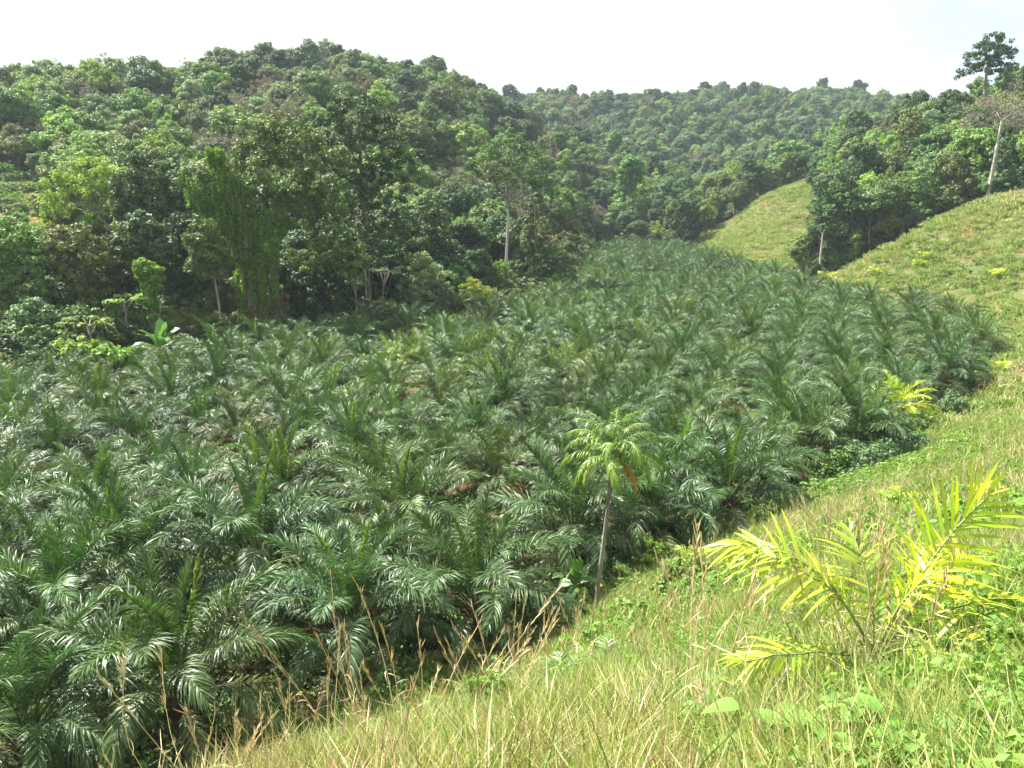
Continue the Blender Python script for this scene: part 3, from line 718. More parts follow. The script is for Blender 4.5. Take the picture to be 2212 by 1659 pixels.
# 1. giant tree wrapped in vines
def vine_giant():
    Y = 104; root, z0, p = hero('vine_covered_tree', 560, 750, Y, 'giant tree whose thick columnar trunk is wrapped in hanging green vines, biggest at forest edge', rad=7)
    r = np.random.default_rng(5)
    lob = lobes_px([(640, 315, 62, 2), (720, 345, 48, 1), (590, 330, 50, 3), (640, 400, 72, -1), (715, 410, 58, -1), (560, 345, 40, 2), (660, 460, 60, 1), (455, 385, 36, 0), (720, 480, 50, 2), (470, 430, 30, 1), (745, 560, 48, 3), (680, 560, 48, 2), (600, 285, 30, 2)], 560, Y, z0)
    C = lobes_clusters(lob, 520, r, -0.6); g = Geo()
    leaf_cloud(g, C, 0.85 * r.uniform(0.6, 1.3, len(C)), 44, 0.36, r, 0, 0.5, 0.7)
    up = C[C[:, 2] > zat(420, Y) - z0]; leaf_cloud(g, up + [0, 0, 0.7], 0.5, 3, 0.28, r, 1, 0.8)
    link('crown', g.build('crown', [M['lf_tipped'], M['lf_flower']]), root)
    s = Y / FPX * 1.02
    def path(pts): return np.array([((u - 560) * s, dy, zat(v, Y) - z0) for u, v, dy in pts])
    t = Geo()
    main = path([(556, 800, 0), (555, 700, 0), (553, 600, 0), (548, 500, 0), (540, 430, 0), (530, 370, 0)])
    right = path([(595, 800, 1.5), (592, 720, 1.2), (594, 660, 1), (598, 600, .6), (606, 540, 0.3)])
    fork = path([(548, 500, 0), (500, 440, 0), (455, 385, 0)])
    tube(t, main, np.linspace(1.1, .45, 6), 10); tube(t, right, np.linspace(1.2, .4, 5), 10); tube(t, fork, np.linspace(.5, .25, 3), 8)
    link('trunk', t.build('trunk', [M['bark_brown']], True), root)
    v = Geo()
    def curtain(A, w0, w1, n, dry=0.0, m=0, drop=1.0):
        """hanging strands of small leaves round a path"""
        for i in range(n):
            f = r.random() ** 0.8; k = f * (len(A) - 1); j = min(int(k), len(A) - 2); c = A[j] * (1 - k + j) + A[j + 1] * (k - j)
            a = r.uniform(0, 6.28); w_ = w0 * (1 - f) + w1 * f
            q = c + np.array([math.cos(a) * w_, math.sin(a) * w_ * 0.7, 0]) * r.uniform(0.6, 1.4)
            ln = r.uniform(1.0, 3.2) * drop; st = int(ln / 0.22)
            zz = np.linspace(0, -ln, st); Cc = q + np.stack([np.cumsum(r.normal(0, .03, st)), np.cumsum(r.normal(0, .03, st)), zz], -1)
            leaf_cloud(v, Cc, 0.30, 4, 0.34, r, (1 if q[2] < dry and r.random() < 0.6 else m), 0.2, 1.0)
    curtain(main, 1.6, 1.3, 280, 4.5)
    curtain(fork, 1.5, 1.9, 120); curtain(path([(520, 430, 0), (500, 340, 0), (497, 318, 0)]), 1.0, 0.8, 90, drop=.6)
    curtain(path([(592, 640, -.6), (596, 480, -.6), (610, 450, -.4)]), 1.0, 1.4, 130)
    curtain(path([(575, 740, -.2), (585, 620, -.2)]), .9, .8, 50, 6)
    curtain(path([(600, 740, 1.2), (598, 620, 1.1)]), 1.2, 1.1, 60, 9)
    link('vine_curtain', v.build('vine_curtain', [M['lf_vine'], M['lf_vine_dry']]), root)
vine_giant()

def custom_tree(name, u, Y, lobes, label, mat, ncl, per=44, size=0.4, sig=0.95, tw=0.3, trunk_top=None, bark='bark_brown', rad=4, low=-0.5, seed=1, nb=8, cat='tree', trunk_pts=None, extra=None, upb=.4, fl=.7, zoff=0.0):
    root, z0, p = hero(name, u, 0, Y, label, cat, rad=rad)
    r = np.random.default_rng(seed)
    lob = lobes_px(lobes, u, Y, z0); C = lobes_clusters(lob, ncl, r, low); g = Geo()
    leaf_cloud(g, C, sig * r.uniform(0.6, 1.3, len(C)), per, size, r, 0, upb, fl)
    mats = [M[mat]]
    if extra: mats.append(M[extra]); leaf_cloud(g, C[C[:, 2] > np.median(C[:, 2])] + [0, 0, .5], sig * .6, int(per * .25), size * .8, r, 1)
    link('crown', g.build('crown', mats), root)
    t = Geo(); top = lob[0]
    if trunk_pts is not None:
        s = Y / FPX * 1.02; P = np.array([((a - u) * s, dy, zat(b, Y) - z0) for a, b, dy in trunk_pts]); P[0][2] = min(P[0][2], -1)
        tube(t, P, np.linspace(tw, tw * 0.55, len(P)), 9)
        for i in r.choice(len(C), nb, replace=False):
            a = P[-1] * 1.0 if r.random() < .6 else P[-2] * .4 + P[-1] * .6; e = C[i]; mid = (a + e) / 2 + [0, 0, -0.1 * abs(e[0] - a[0])]
            tt = np.linspace(0, 1, 6)[:, None]; tube(t, a * (1 - tt) ** 2 + 2 * mid * tt * (1 - tt) + e * tt ** 2, np.linspace(tw * .3, 0.03, 6), 5, 1)
    else:
        branches(t, C, (0, 0, -1), (top[0] * .6, 0, (zat(trunk_top, Y) - z0) if trunk_top else top[2]), tw, r, nb)
    link('trunk', t.build('trunk', [M[bark], M['bark_grey']], True), root)
    return root

custom_tree('tall_tree', 800, 118, [(790, 250, 55, 0), (850, 285, 45, 1), (740, 275, 42, 0), (800, 330, 60, 0), (840, 390, 55, -1), (770, 400, 50, 1), (820, 460, 60, 0), (880, 350, 30, 0), (850, 520, 55, 0), (720, 320, 30, 1)],
            'tall dark feathery tree standing just right of the vine-covered giant', 'lf_dark', 330, 40, 0.36, 0.9, 0.45, 250, rad=6, seed=3, extra='lf_olive')
custom_tree('slender_tree', 1096, 146, [(1100, 320, 48, 0), (1060, 345, 36, 0), (1150, 350, 42, 1), (1120, 385, 38, -1), (1040, 370, 26, 1), (1170, 390, 28, 0), (1085, 400, 28, 1), (1185, 420, 22, 0)],
            'slender tree with a long bare pale trunk and umbrella crown above the plantation', 'lf_mid', 210, 36, 0.34, 0.85, 0.30, bark='bark_pale', rad=4, seed=4, nb=14,
            trunk_pts=[(1094, 665, 0), (1094, 560, 0), (1098, 470, 0), (1096, 440, 0)])
custom_tree('conical_tree', 1160, 152, [(1150, 470, 34, 1), (1160, 520, 44, 0), (1150, 570, 50, 0), (1190, 570, 36, -1), (1120, 600, 42, -1), (1180, 610, 40, 0), (1170, 430, 26, 1), (1215, 600, 28, 0)],
            'dark cone-shaped tree mass directly right of the bare pale trunk', 'lf_dark', 260, 44, 0.40, 0.95, 0.35, 440, rad=6, seed=6)
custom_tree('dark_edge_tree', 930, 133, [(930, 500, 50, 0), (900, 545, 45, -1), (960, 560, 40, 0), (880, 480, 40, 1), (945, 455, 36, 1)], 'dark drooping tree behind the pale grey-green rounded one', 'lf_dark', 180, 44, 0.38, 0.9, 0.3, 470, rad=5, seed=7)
custom_tree('grey_green_tree', 925, 119, [(915, 590, 42, 0), (950, 610, 36, 0), (895, 620, 34, 0), (930, 640, 46, -1), (965, 640, 28, 0), (920, 565, 24, 0)],
            'pale grey-green rounded tree at forest edge, left of the yellowish bamboo', 'lf_pale', 170, 42, 0.34, 0.8, 0.2, 600, rad=4, seed=8, low=-.9)
custom_tree('bamboo_clump', 1032, 121, [(1020, 625, 24, 0), (1045, 640, 26, 0), (1010, 650, 26, -1), (1035, 665, 30, 0), (1060, 655, 20, 0)],
            'yellow-green feathery bamboo clump, rounded, at the forest edge', 'lf_bamboo', 150, 40, 0.26, 0.6, 0.12, 640, rad=3.5, seed=9, low=-.9, cat='bamboo', upb=0.0)
custom_tree('vine_stump', 1086, 135, [(1086, 575, 14, 0), (1084, 595, 14, 0), (1086, 615, 15, 0), (1085, 635, 16, 0)], 'short stump draped in vines under the bare pale trunk', 'lf_vine', 60, 40, 0.28, 0.6, 0.3, 590, rad=2, seed=10, low=-1)
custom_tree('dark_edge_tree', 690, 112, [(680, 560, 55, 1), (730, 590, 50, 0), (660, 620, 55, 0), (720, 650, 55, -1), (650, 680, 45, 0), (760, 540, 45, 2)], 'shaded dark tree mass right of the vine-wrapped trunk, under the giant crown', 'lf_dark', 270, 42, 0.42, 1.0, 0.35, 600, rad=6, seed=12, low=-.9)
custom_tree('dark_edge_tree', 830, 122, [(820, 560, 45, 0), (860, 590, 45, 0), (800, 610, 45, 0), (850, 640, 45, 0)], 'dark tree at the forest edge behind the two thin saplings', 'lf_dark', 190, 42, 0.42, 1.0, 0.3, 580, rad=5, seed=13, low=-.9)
custom_tree('round_tree', 463, 100, [(465, 500, 36, 0), (450, 540, 32, 0), (480, 545, 34, 0), (440, 575, 25, 0), (470, 590, 26, 0)], 'rounded mid-green tree with lit left side, left of the vine-wrapped trunk', 'lf_mid', 150, 44, 0.36, 0.85, 0.2, 520, rad=3.5, seed=14, bark='bark_grey',
            trunk_pts=[(478, 770, 0), (480, 660, 0), (472, 560, 0)])
custom_tree('light_green_tree', 215, 128, [(205, 375, 48, 0), (250, 385, 40, 0), (165, 400, 35, 0), (150, 440, 30, 0), (230, 430, 40, 1), (275, 410, 30, 0), (135, 470, 22, -1)],
            'bright light-green spreading tree with dark curved limbs at upper left', 'lf_light', 210, 40, 0.36, 0.9, 0.35, rad=6, seed=15, trunk_pts=[(300, 600, 0), (285, 540, 0), (255, 505, 0), (230, 460, 0)], nb=12)
custom_tree('spiky_tree', 330, 103, [(325, 485, 26, 0), (350, 500, 24, 0), (305, 500, 22, 0), (345, 540, 30, 0), (370, 545, 26, 0), (310, 560, 26, 0)], 'medium tree with glinting pointed leaves above the vine-clad stump at left', 'lf_blue', 130, 36, 0.5, 0.9, 0.22, 500, rad=3.5, seed=16)
for k, (u, Y, lob, lab, mt, n) in enumerate([
        (60, 96, [(50, 520, 50, 0), (95, 560, 45, 0), (20, 570, 50, 0), (60, 610, 50, 0)], 'green leafy tree at the left edge of the picture, mid-height', 'lf_mid', 230),
        (190, 98, [(180, 520, 42, 0), (220, 550, 42, 0), (150, 560, 45, 0), (190, 610, 48, 0)], 'olive-brown tree thicket below the bright light-green spreading tree', 'lf_olive', 210),
        (275, 101, [(270, 540, 38, 0), (285, 590, 42, 0), (250, 620, 42, 0)], 'dark olive tree left of the spiky-leaved tree', 'lf_dark', 160),
        (400, 106, [(390, 560, 42, 0), (420, 600, 42, 0), (385, 640, 42, 0), (415, 500, 38, 1)], 'dark shaded tree between vine-clad stump and rounded mid-green tree', 'lf_dark', 200),
        (300, 118, [(310, 400, 34, 0), (340, 430, 38, 0), (300, 450, 34, 0), (380, 440, 40, 1), (330, 350, 24, 1)], 'dark vine-hung tree right of the bright light-green tree', 'lf_dark', 200),
        (410, 122, [(400, 380, 40, 0), (440, 420, 42, 0), (370, 400, 38, 1), (420, 470, 45, 0)], 'grey-green tall tree left behind the vine-covered giant', 'lf_blue', 200),
        (130, 88, [(85, 680, 36, 0), (110, 700, 34, 0), (60, 700, 34, 0), (85, 730, 40, 0)], 'light bluish-green bushy tree at the left, nearest of the forest edge', 'lf_blue', 150),
        (190, 90, [(185, 690, 34, 0), (215, 720, 32, 0), (170, 730, 36, 0)], 'low mid-green tree right of the light bluish-green bushy tree', 'lf_mid', 120)]):
    custom_tree('edge_tree', u, Y, lob, lab, mt, n, 42, 0.38, 0.95, 0.25, rad=4, seed=30 + k, low=-.8)

# right side
custom_tree('emergent_tree', 2110, 216, [(2115, 105, 30, 0), (2090, 125, 26, 0), (2140, 120, 26, 0), (2075, 150, 20, 0), (2130, 145, 24, 1), (2060, 165, 14, 0), (2155, 145, 12, 0), (2110, 140, 22, 0)],
            'tall emergent tree with open crown standing against the sky on right skyline', 'lf_dark', 150, 34, 0.5, 1.1, 0.5, rad=13, seed=50, bark='bark_grey', nb=16, trunk_pts=[(2112, 330, 0), (2112, 200, 0), (2110, 160, 0), (2114, 130, 0)])
custom_tree('umbrella_tree', 2160, 212, [(2165, 150, 10, 0), (2180, 175, 12, 0), (2150, 170, 12, 0)], 'small flat-topped umbrella tree on skyline right of the tall emergent tree', 'lf_blue', 40, 30, 0.45, 0.9, 0.2, rad=3, seed=51, nb=10, trunk_pts=[(2160, 330, 0), (2160, 220, 0), (2164, 180, 0)])
custom_tree('skyline_tree', 2208, 200, [(2205, 165, 24, 0), (2225, 150, 26, 0), (2215, 190, 28, 0)], 'dark tree on the skyline cut off by the right edge of the picture', 'lf_dark', 110, 36, 0.5, 1.1, 0.3, 170, rad=4, seed=52)
custom_tree('round_dark_tree', 1483, 258, [(1483, 450, 22, 0), (1475, 475, 24, 0), (1495, 480, 22, 0), (1483, 500, 24, 0)], 'dark rounded tree standing alone at the foot of the small cleared spur', 'lf_dark', 170, 40, 0.55, 1.3, 0.4, 460, rad=6, seed=53, low=-.9)
for k, (u, Y, lob, lab, mt, n, vt) in enumerate([
        (1800, 182, [(1790, 400, 36, 0), (1820, 430, 38, 0), (1775, 450, 32, 0), (1800, 490, 42, 0), (1780, 530, 36, 0), (1830, 540, 40, 0)], 'dark tall tree at the near corner of the right-hand forest', 'lf_dark', 300, 430),
        (1860, 184, [(1850, 420, 34, 1), (1880, 450, 36, 0), (1860, 490, 40, 0), (1875, 540, 36, 0)], 'mid-green tree second along the right-hand forest edge above the shadow', 'lf_mid', 230, 430),
        (1930, 180, [(1920, 400, 34, 1), (1940, 430, 34, 0), (1925, 480, 38, 0), (1945, 510, 30, 0)], 'light green leafy tree halfway along the right-hand forest edge', 'lf_mid', 220, 420),
        (2000, 176, [(1985, 390, 32, 0), (2010, 420, 34, 0), (1995, 460, 36, 0), (2030, 460, 26, 0)], 'green bushy tree left of the tall pale bare trunk', 'lf_mid', 200, 420),
        (2060, 172, [(2050, 360, 30, 1), (2070, 390, 32, 0), (2055, 430, 32, 0), (2090, 430, 26, 0)], 'olive-green tree directly left of the tall pale bare trunk', 'lf_olive', 180, 400),
        (2185, 166, [(2180, 330, 34, 1), (2195, 370, 34, 0), (2175, 400, 32, 0), (2210, 410, 32, 0)], 'green leafy tree right of the tall pale bare trunk', 'lf_blue', 210, 380),
        (1955, 205, [(1950, 265, 30, 0), (1965, 300, 32, 0), (1945, 340, 32, 0)], 'olive feathery tall tree at the shoulder of right-hand hill skyline', 'lf_olive', 150, 300),
        (1860, 200, [(1850, 325, 22, 0), (1870, 345, 22, 0), (1845, 360, 18, 0)], 'dark green tree with purple-brown patch in the right-hand forest', 'lf_dark', 110, 340)]):
    custom_tree('gully_tree', u, Y, lob, lab, mt, n, 40, 0.46, 1.05, 0.3, vt, rad=4.5, seed=60 + k, low=-.8, bark='bark_grey')

def pale_bare_tree():
    Y = 165; root, z0, p = hero('bare_tree', 2140, 440, Y, 'tall bare tree with long white trunk and wide leafless grey crown at right', rad=5)
    r = np.random.default_rng(77); t = Geo(); tips = []; s = Y / FPX * 1.02
    P = np.array([((u - 2140) * s, 0, zat(v, Y) - z0) for u, v in ((2134, 450), (2136, 400), (2140, 330), (2142, 285), (2144, 260))])
    tube(t, P, np.linspace(0.36, 0.24, 5), 10)
    def grow(p, d, ln, rad, lv):
        K = 4; Q = [p]
        for _ in range(K): d = d + r.normal(0, 0.16, 3); d /= np.linalg.norm(d); p = p + d * ln / K; Q.append(p)
        tube(t, np.array(Q), np.linspace(rad, rad * 0.5, K + 1), 5 if lv < 2 else 3, 1)
        if lv >= 4: tips.append(p); return
        for _ in range(4):
            nd = d + r.normal(0, 0.5, 3) * [1, 1, .6]; nd /= np.linalg.norm(nd); grow(Q[int(r.integers(2, 5))], nd, ln * r.uniform(.6, .8), rad * .5, lv + 1)
    for a in range(7):
        d = np.array([math.cos(a * .9) * .9, math.sin(a * .9) * .9, r.uniform(.35, 1.1)]); d /= np.linalg.norm(d); grow(P[-1 - a % 2], d, 3.6, .13, 1)
    tips = np.array(tips)
    link('trunk', t.build('trunk', [M['bark_pale'], M['twig']], True), root)
    g = Geo(); leaf_cloud(g, tips, .7, 12, .19, r, 0, .1); link('crown', g.build('crown', [M['lf_brown']]), root)
pale_bare_tree()

def thin_trunk(u, Y, v0, v1, label, name='dead_trunk', mat='bark_pale', tw=.28, vine=False, seed=1):
    root, z0, p = hero(name, u, 0, Y, label, rad=2)
    t = Geo(); s = Y / FPX; z = np.linspace(min(zat(v0, Y) - z0, -.5), zat(v1, Y) - z0, 7); r = np.random.default_rng(seed)
    P = np.stack([np.cumsum(r.normal(0, .06, 7)), 0 * z, z], -1); tube(t, P, np.linspace(tw, tw * .6, 7), 8)
    for i in range(4):
        a = r.uniform(0, 6.28); q = P[-1 - i % 3]; tube(t, np.array([q, q + [math.cos(a) * .8, math.sin(a) * .8, .7], q + [math.cos(a) * 1.3, math.sin(a) * 1.3, 1.8]]), [tw * .35, tw * .25, .03], 5)
    link('trunk', t.build('trunk', [M[mat]], True), root)
    if vine:
        v = Geo(); leaf_cloud(v, np.repeat(P[1:], 10, 0) + r.normal(0, .55, (60, 3)), .6, 40, .32, r, 0); link('vine_curtain', v.build('vine_curtain', [M['lf_vine']]), root)
thin_trunk(1768, 176, 600, 505, 'pale bare trunk low at the near corner of the right-hand forest')
thin_trunk(1846, 176, 590, 512, 'vine-covered dead trunk in the dark edge of the right-hand forest', 'vine_stump', 'bark_brown', .5, True)
thin_trunk(2160, 168, 420, 300, 'second thinner pale trunk just right of the tall bare one', seed=4, tw=.2)

# umbrella-leaved saplings (cecropia like) and thin saplings
def umbrella_sapling(u, Y, v0, v1, w, label, mat='lf_light', lean=0.0, seed=0):
    root, z0, p = hero('umbrella_sapling', u, 0, Y, label, rad=1.5)
    r = np.random.default_rng(seed); h = zat(v1, Y) - z0; t = Geo()
    z = np.linspace(-.3, h, 6); P = np.stack([lean * (z / h), 0 * z, z], -1); tube(t, P, np.linspace(.10, .06, 6), 7)
    g = Geo(); tips = []
    for i in range(9):
        a = i * 2.4; ln = w * r.uniform(.35, .55); e = P[-1] + [math.cos(a) * ln, math.sin(a) * ln, r.uniform(.1, .5) * ln]
        tube(t, np.array([P[-1 - i % 2], (P[-1] + e) / 2 + [0, 0, .25], e]), [.05, .035, .02], 5); tips.append(e)
    leaf_cloud(g, np.array(tips), w * .16, 34, .5, r, 0, 1.2, .35)
    link('crown', g.build('crown', [M[mat]]), root); link('trunk', t.build('trunk', [M['bark_grey']], True), root)
umbrella_sapling(281, 93, 760, 655, 4.2, 'small umbrella-shaped sapling on a thin stem at left forest edge', seed=1)
umbrella_sapling(818, 110, 720, 592, 4.0, 'leaning umbrella-leaved sapling with a thin pale stem left of the grey-green tree', 'lf_blue', 1.2, seed=2)
umbrella_sapling(205, 84, 780, 705, 4.4, 'flat-topped light green sapling above the bush mounds at left', seed=3)
umbrella_sapling(775, 108, 720, 615, 2.6, 'thin sapling with silvery leaves beside the leaning umbrella sapling', 'lf_pale', -.2, seed=5)
custom_tree('vine_stump', 338, 94, [(330, 580, 22, 0), (345, 590, 20, 0), (335, 620, 18, 0), (340, 650, 14, 0), (342, 680, 13, 0), (344, 710, 12, 0)], 'vine-clad stump topped by umbrella leaves at left, funnel-shaped', 'lf_vine', 100, 40, .32, .65, .3, 560, rad=3, seed=17, low=-1)

# ------------------------------------------------------------------ forest on the slopes
ext = []
def poisson(box, sp, test):
    x0, x1, y0, y1 = box; out = []
    ny = int((y1 - y0) / (sp * .866)); nx = int((x1 - x0) / sp)
    I, J = np.meshgrid(np.arange(nx), np.arange(ny))
    X = x0 + (I + (J % 2) * .5) * sp + rng.normal(0, sp * .2, I.shape); Y = y0 + J * sp * .866 + rng.normal(0, sp * .2, I.shape)
    X = X.ravel(); Y = Y.ravel(); ok = test(X, Y); return X[ok], Y[ok]
def forest_test(X, Y):
    ok = ~inside(plantation, X, Y) & ~inside(grass_right, X, Y) & ~inside(grass_spur, X, Y) & ~inside(grass_left, X, Y)
    ok &= (edge_dist(plantation, X, Y) > 2.0)
    ok &= ~((Y < 75)) & (np.abs(np.arctan2(X, Y + 5)) < R(42))
    ok &= ~(inside(grass_right, X, Y - 5))
    uq = 1106 + FPX * X / (Y * cp + 4)
    ok &= ~((uq > 215) & (uq < 1010) & (Y < 113 + 12 * (uq > 760)))
    return ok
Xa, Ya = poisson((-320, 320, 70, 215), 6.3, forest_test)
Xb, Yb = poisson((-420, 420, 215, 400), 7.2, forest_test)
Xc, Yc = poisson((-650, 700, 400, 760), 8.6, forest_test)
FX = np.concatenate([Xa, Xb, Xc]); FY = np.concatenate([Ya, Yb, Yc])
ok = np.ones(len(FX), bool)
for (ox, oy, orad) in occupied: ok &= np.hypot(FX - ox, FY - oy) > orad * .8
# trees between the eye and the set-out edge trees would hide them
FX, FY = FX[ok], FY[ok]; FZ = height(FX, FY)
u, v, d = project(np.stack([FX, FY, FZ + 7], -1))
keys = list(TREE.keys()); nf = len(FX)
# kind by slope region: patches of the same kinds
n1 = fbm(FX / 40, FY / 40, 21); n2 = rng.random(nf); n3 = fbm(FX / 25 + 50, FY / 25, 31)
kind = np.empty(nf, object); fs = np.empty(nf)
left_edge = (FX < 25) & (FY < 150)
for i in range(nf):
    q = n2[i]
    if left_edge[i] and u[i] > 250: tab = [('dark', .5), ('dome', .15), ('tall', .15), ('blue', .1), ('olive', .1)]
    elif u[i] < 420 and FY[i] < 340: tab = [('light', .22), ('dome', .2), ('pale', .2), ('olive', .14), ('half', .12), ('blue', .07), ('low', .05)]
    elif FY[i] > 420: tab = [('dome', .22), ('blue', .16), ('dark', .08), ('pale', .22), ('olive', .18), ('half', .08), ('bare', .06), ('light', .07)] if n1[i] < .52 else [('dark', .45), ('blue', .3), ('dome', .25)]
    elif FX[i] > 40: tab = [('dome', .25), ('dark', .18), ('light', .15), ('olive', .12), ('blue', .15), ('tall', .1), ('half', .05)]
    else: tab = [('dome', .24), ('dark', .10), ('blue', .12), ('olive', .18), ('pale', .12), ('light', .10), ('half', .08), ('bare', .06)] if n1[i] < .53 else [('dark', .3), ('dome', .22), ('blue', .2), ('tall', .08), ('olive', .12), ('bare', .04), ('half', .04)]
    tot = sum(t[1] for t in tab); q *= tot
    for kx, pr in tab:
        q -= pr
        if q <= 0: break
    kind[i] = kx
    sc = rng.uniform(0.72, 1.18) * (1.0 + 0.35 * (n3[i] - .5))
    if rng.random() < .08 and not (FX[i] > 40 and FY[i] < 270): sc *= rng.uniform(1.2, 1.45)
    if FX[i] > 40 and FY[i] < 270: sc *= 1.1
    if FY[i] > 400: sc *= .93
    if inside(plantation, FX[i], FY[i] - 6) or edge_dist(plantation, FX[i], FY[i]) < 6: sc *= .7
    if u[i] < 330 and FY[i] < 128 and FX[i] < 0: sc *= .55
    if u[i] < 140 and FY[i] < 190 and FX[i] < 0: sc *= .45
    if 1380 < u[i] < 1560 and FY[i] < 300: sc *= .75
    fs[i] = sc
# which stand out in the picture: paint front to back on a coarse grid
G_ = 8; buf = np.zeros((1659 // G_ + 1, 2212 // G_ + 1), bool)
order = np.argsort(d); vis = np.zeros(nf)
for i in order:
    hh = 13 * fs[i]; rp = 4.6 * fs[i] * FPX / d[i]
    ub, vb, _ = project(np.array([FX[i], FY[i], FZ[i]])); ut, vt, _ = project(np.array([FX[i], FY[i], FZ[i] + hh]))
    a0, a1 = int(max(0, (ub[0] - rp) / G_)), int(min(buf.shape[1], (ub[0] + rp) / G_ + 1)); b0, b1 = int(max(0, vt[0] / G_)), int(min(buf.shape[0], vb[0] / G_ + 1))
    if a1 <= a0 or b1 <= b0: continue
    s_ = buf[b0:b1, a0:a1]; vis[i] = (~s_).sum(); s_[:] = True
infr = (u > -40) & (u < 2250) & (v > 0)
NT = 262
sel = [i for i in np.argsort(-vis) if infr[i] and vis[i] > 0][:NT]
selset = set(sel)
def region(i):
    uu, vv, Y = u[i], v[i], FY[i]
    if FX[i] > 40 and Y < 330 and uu > 1560: base = 'the right-hand hill'
    elif Y > 400: base = 'the far ridge'
    elif uu < 1080: base = 'the left hill'
    else: base = 'the middle slope beyond the palms'
    hp = 'low on' if vv > 400 else ('halfway up' if vv > 270 else 'high on')
    return hp + ' ' + base
groups = {}
for i in sel: groups.setdefault((region(i), kind[i]), []).append(i)
TINTS = [(1, 1, 1, 1), (1.1, 1.12, .85, 1), (.85, .95, 1, 1), (1.2, 1.22, 1.1, 1), (.95, 1.08, .85, 1)]
for (reg, kx), lst in groups.items():
    lst.sort(key=lambda i: u[i]); vs, desc = TREE[kx]
    for c_, i in enumerate(lst, 1):
        suffix = '' if len(lst) == 1 else f', {ORD[c_]} from left'
        root = empty('forest_tree', (FX[i], FY[i], FZ[i] - .3), float(rng.uniform(0, 6.28)), float(fs[i]))
        tag(root, f'{desc} {reg}{suffix}', 'tree', 'trees of the forest slopes')
        me = vs[int(rng.integers(0, len(vs)))]
        tn = TINTS[int(rng.integers(0, 5))]
        link('trunk', me[1], root); link('crown', me[0], root, color=tn)
rest = [i for i in range(nf) if i not in selset]
# far wood: one mass
fp = []
pk = {}
for kx in keys:
    for me in TREE[kx][0]:
        g = me; pk.setdefault(kx, []).append(len(fp)); fp.append(me[0]); 
trunk_for = [TREE[kx][0][j][1] for kx in keys for j in range(len(TREE[kx][0]))]
nfp = len(fp)
idx = np.array([pk[kind[i]][int(rng.integers(0, len(pk[kind[i]])))] for i in rest])
pos = np.array([(FX[i], FY[i], FZ[i] - .3) for i in rest]); ro = np.zeros((len(rest), 3)); ro[:, 2] = rng.uniform(0, 6.28, len(rest))
sc3 = np.stack([fs[rest] * rng.uniform(.8, 1.15, len(rest)), fs[rest] * rng.uniform(.8, 1.15, len(rest)), fs[rest] * rng.uniform(.85, 1.3, len(rest))], -1)
scatter('distant_forest', np.concatenate([pos, pos]), np.concatenate([ro, ro]), np.concatenate([sc3, sc3]), np.concatenate([idx, idx + nfp]), fp + trunk_for,
        'far-off mixed green rainforest covering the hills and ridges as one mass', 'forest')
print('forest', nf, 'individual', len(sel))

# ------------------------------------------------------------------ lone tall palm, yellow palms and seedlings
def set_frond(root, me, p, rz, rx=0.0, s=1.0, label=None, ry=0.0, color=None):
    o = link('frond', me, root, tuple(p), (rx, ry, rz), s, color)
    if label: o['label'] = label
    return o
def lone_palm():
    b = G(1286, 1345, 28); Y = b[1]; z0 = b[2]
    root = tag(empty('slender_palm', (b[0], b[1], z0)), 'lone tall slender palm with thin leaning grey trunk and yellow-green crown at grass edge', 'palm tree')
    s = Y / FPX * 1.12
    P = np.array([((u - 1286) * s, 0, zat(v, Y) - z0) for u, v in ((1286, 1360), (1290, 1260), (1298, 1180), (1307, 1080), (1312, 1010), (1314, 975))]); P[0][2] = min(P[0][2], -.2)
    t = Geo(); tube(t, P, [.13, .095, .085, .08, .085, .13], 10); link('trunk', t.build('trunk', [M['bark_grey']], True), root)
    r = np.random.default_rng(3); top = P[-1] + [0, 0, .12]
    lib = {}
    for k, mt, e0, bend, Ln in (('up', 'frond_young', 74, 75, 1.9), ('mid', 'frond_lone', 52, 110, 2.25), ('low', 'frond_lone', 22, 105, 2.2), ('yel', 'frond_yellow', -5, 80, 2.0), ('org', 'frond_orange', -25, 60, 1.9), ('grey', 'frond_grey', -50, 38, 2.2)):
        lib[k] = frond_geo(Ln=Ln, e0=e0, bend=bend, n=54, ll=.42, lw=.032, vee=28, seed=len(k) * 7 + int(Ln * 10), bare=.12, seg=4, rr=.028, droop=1.5 if k != 'grey' else 2.5).build('frond', [M[mt], M['rachis']])
    for i in range(22):
        k = 'up' if i < 6 else ('mid' if i < 13 else 'low'); rz = i * 2.4 + r.normal(0, .15)
        set_frond(root, lib[k], top + [0, 0, -.02 * i], rz, r.normal(0, .25), r.uniform(1.1, 1.45))
    set_frond(root, lib['yel'], top - [0, 0, .3], R(-160), 0, 1, 'yellowing hanging frond'); set_frond(root, lib['yel'], top - [0, 0, .3], R(-95), 0, .9, 'yellowing hanging frond')
    set_frond(root, lib['org'], top - [0, 0, .35], R(-35), 0, 1.0, 'orange-yellow dying frond'); set_frond(root, lib['org'], top - [0, 0, .35], R(-28), .2, .85, 'orange-yellow dying frond')
    set_frond(root, lib['grey'], top - [0, 0, .4], R(185), 0, 1.0, 'grey withered hanging frond'); set_frond(root, lib['grey'], top - [0, 0, .5], R(-110), 0, 1.0, 'grey withered hanging frond'); set_frond(root, lib['grey'], top - [0, 0, .5], R(70), 0, .9, 'grey withered hanging frond')
    f = Geo()
    for i in range(40): q = r.normal(0, .13, 3) + [0, 0, -.35]; tube(f, np.array([q, q + [0, 0, .09]]), [.045, .02], 5)
    link('fruit_bunch', f.build('fruit_bunch', [M['palm_trunk']]), root, tuple(top))
lone_palm()

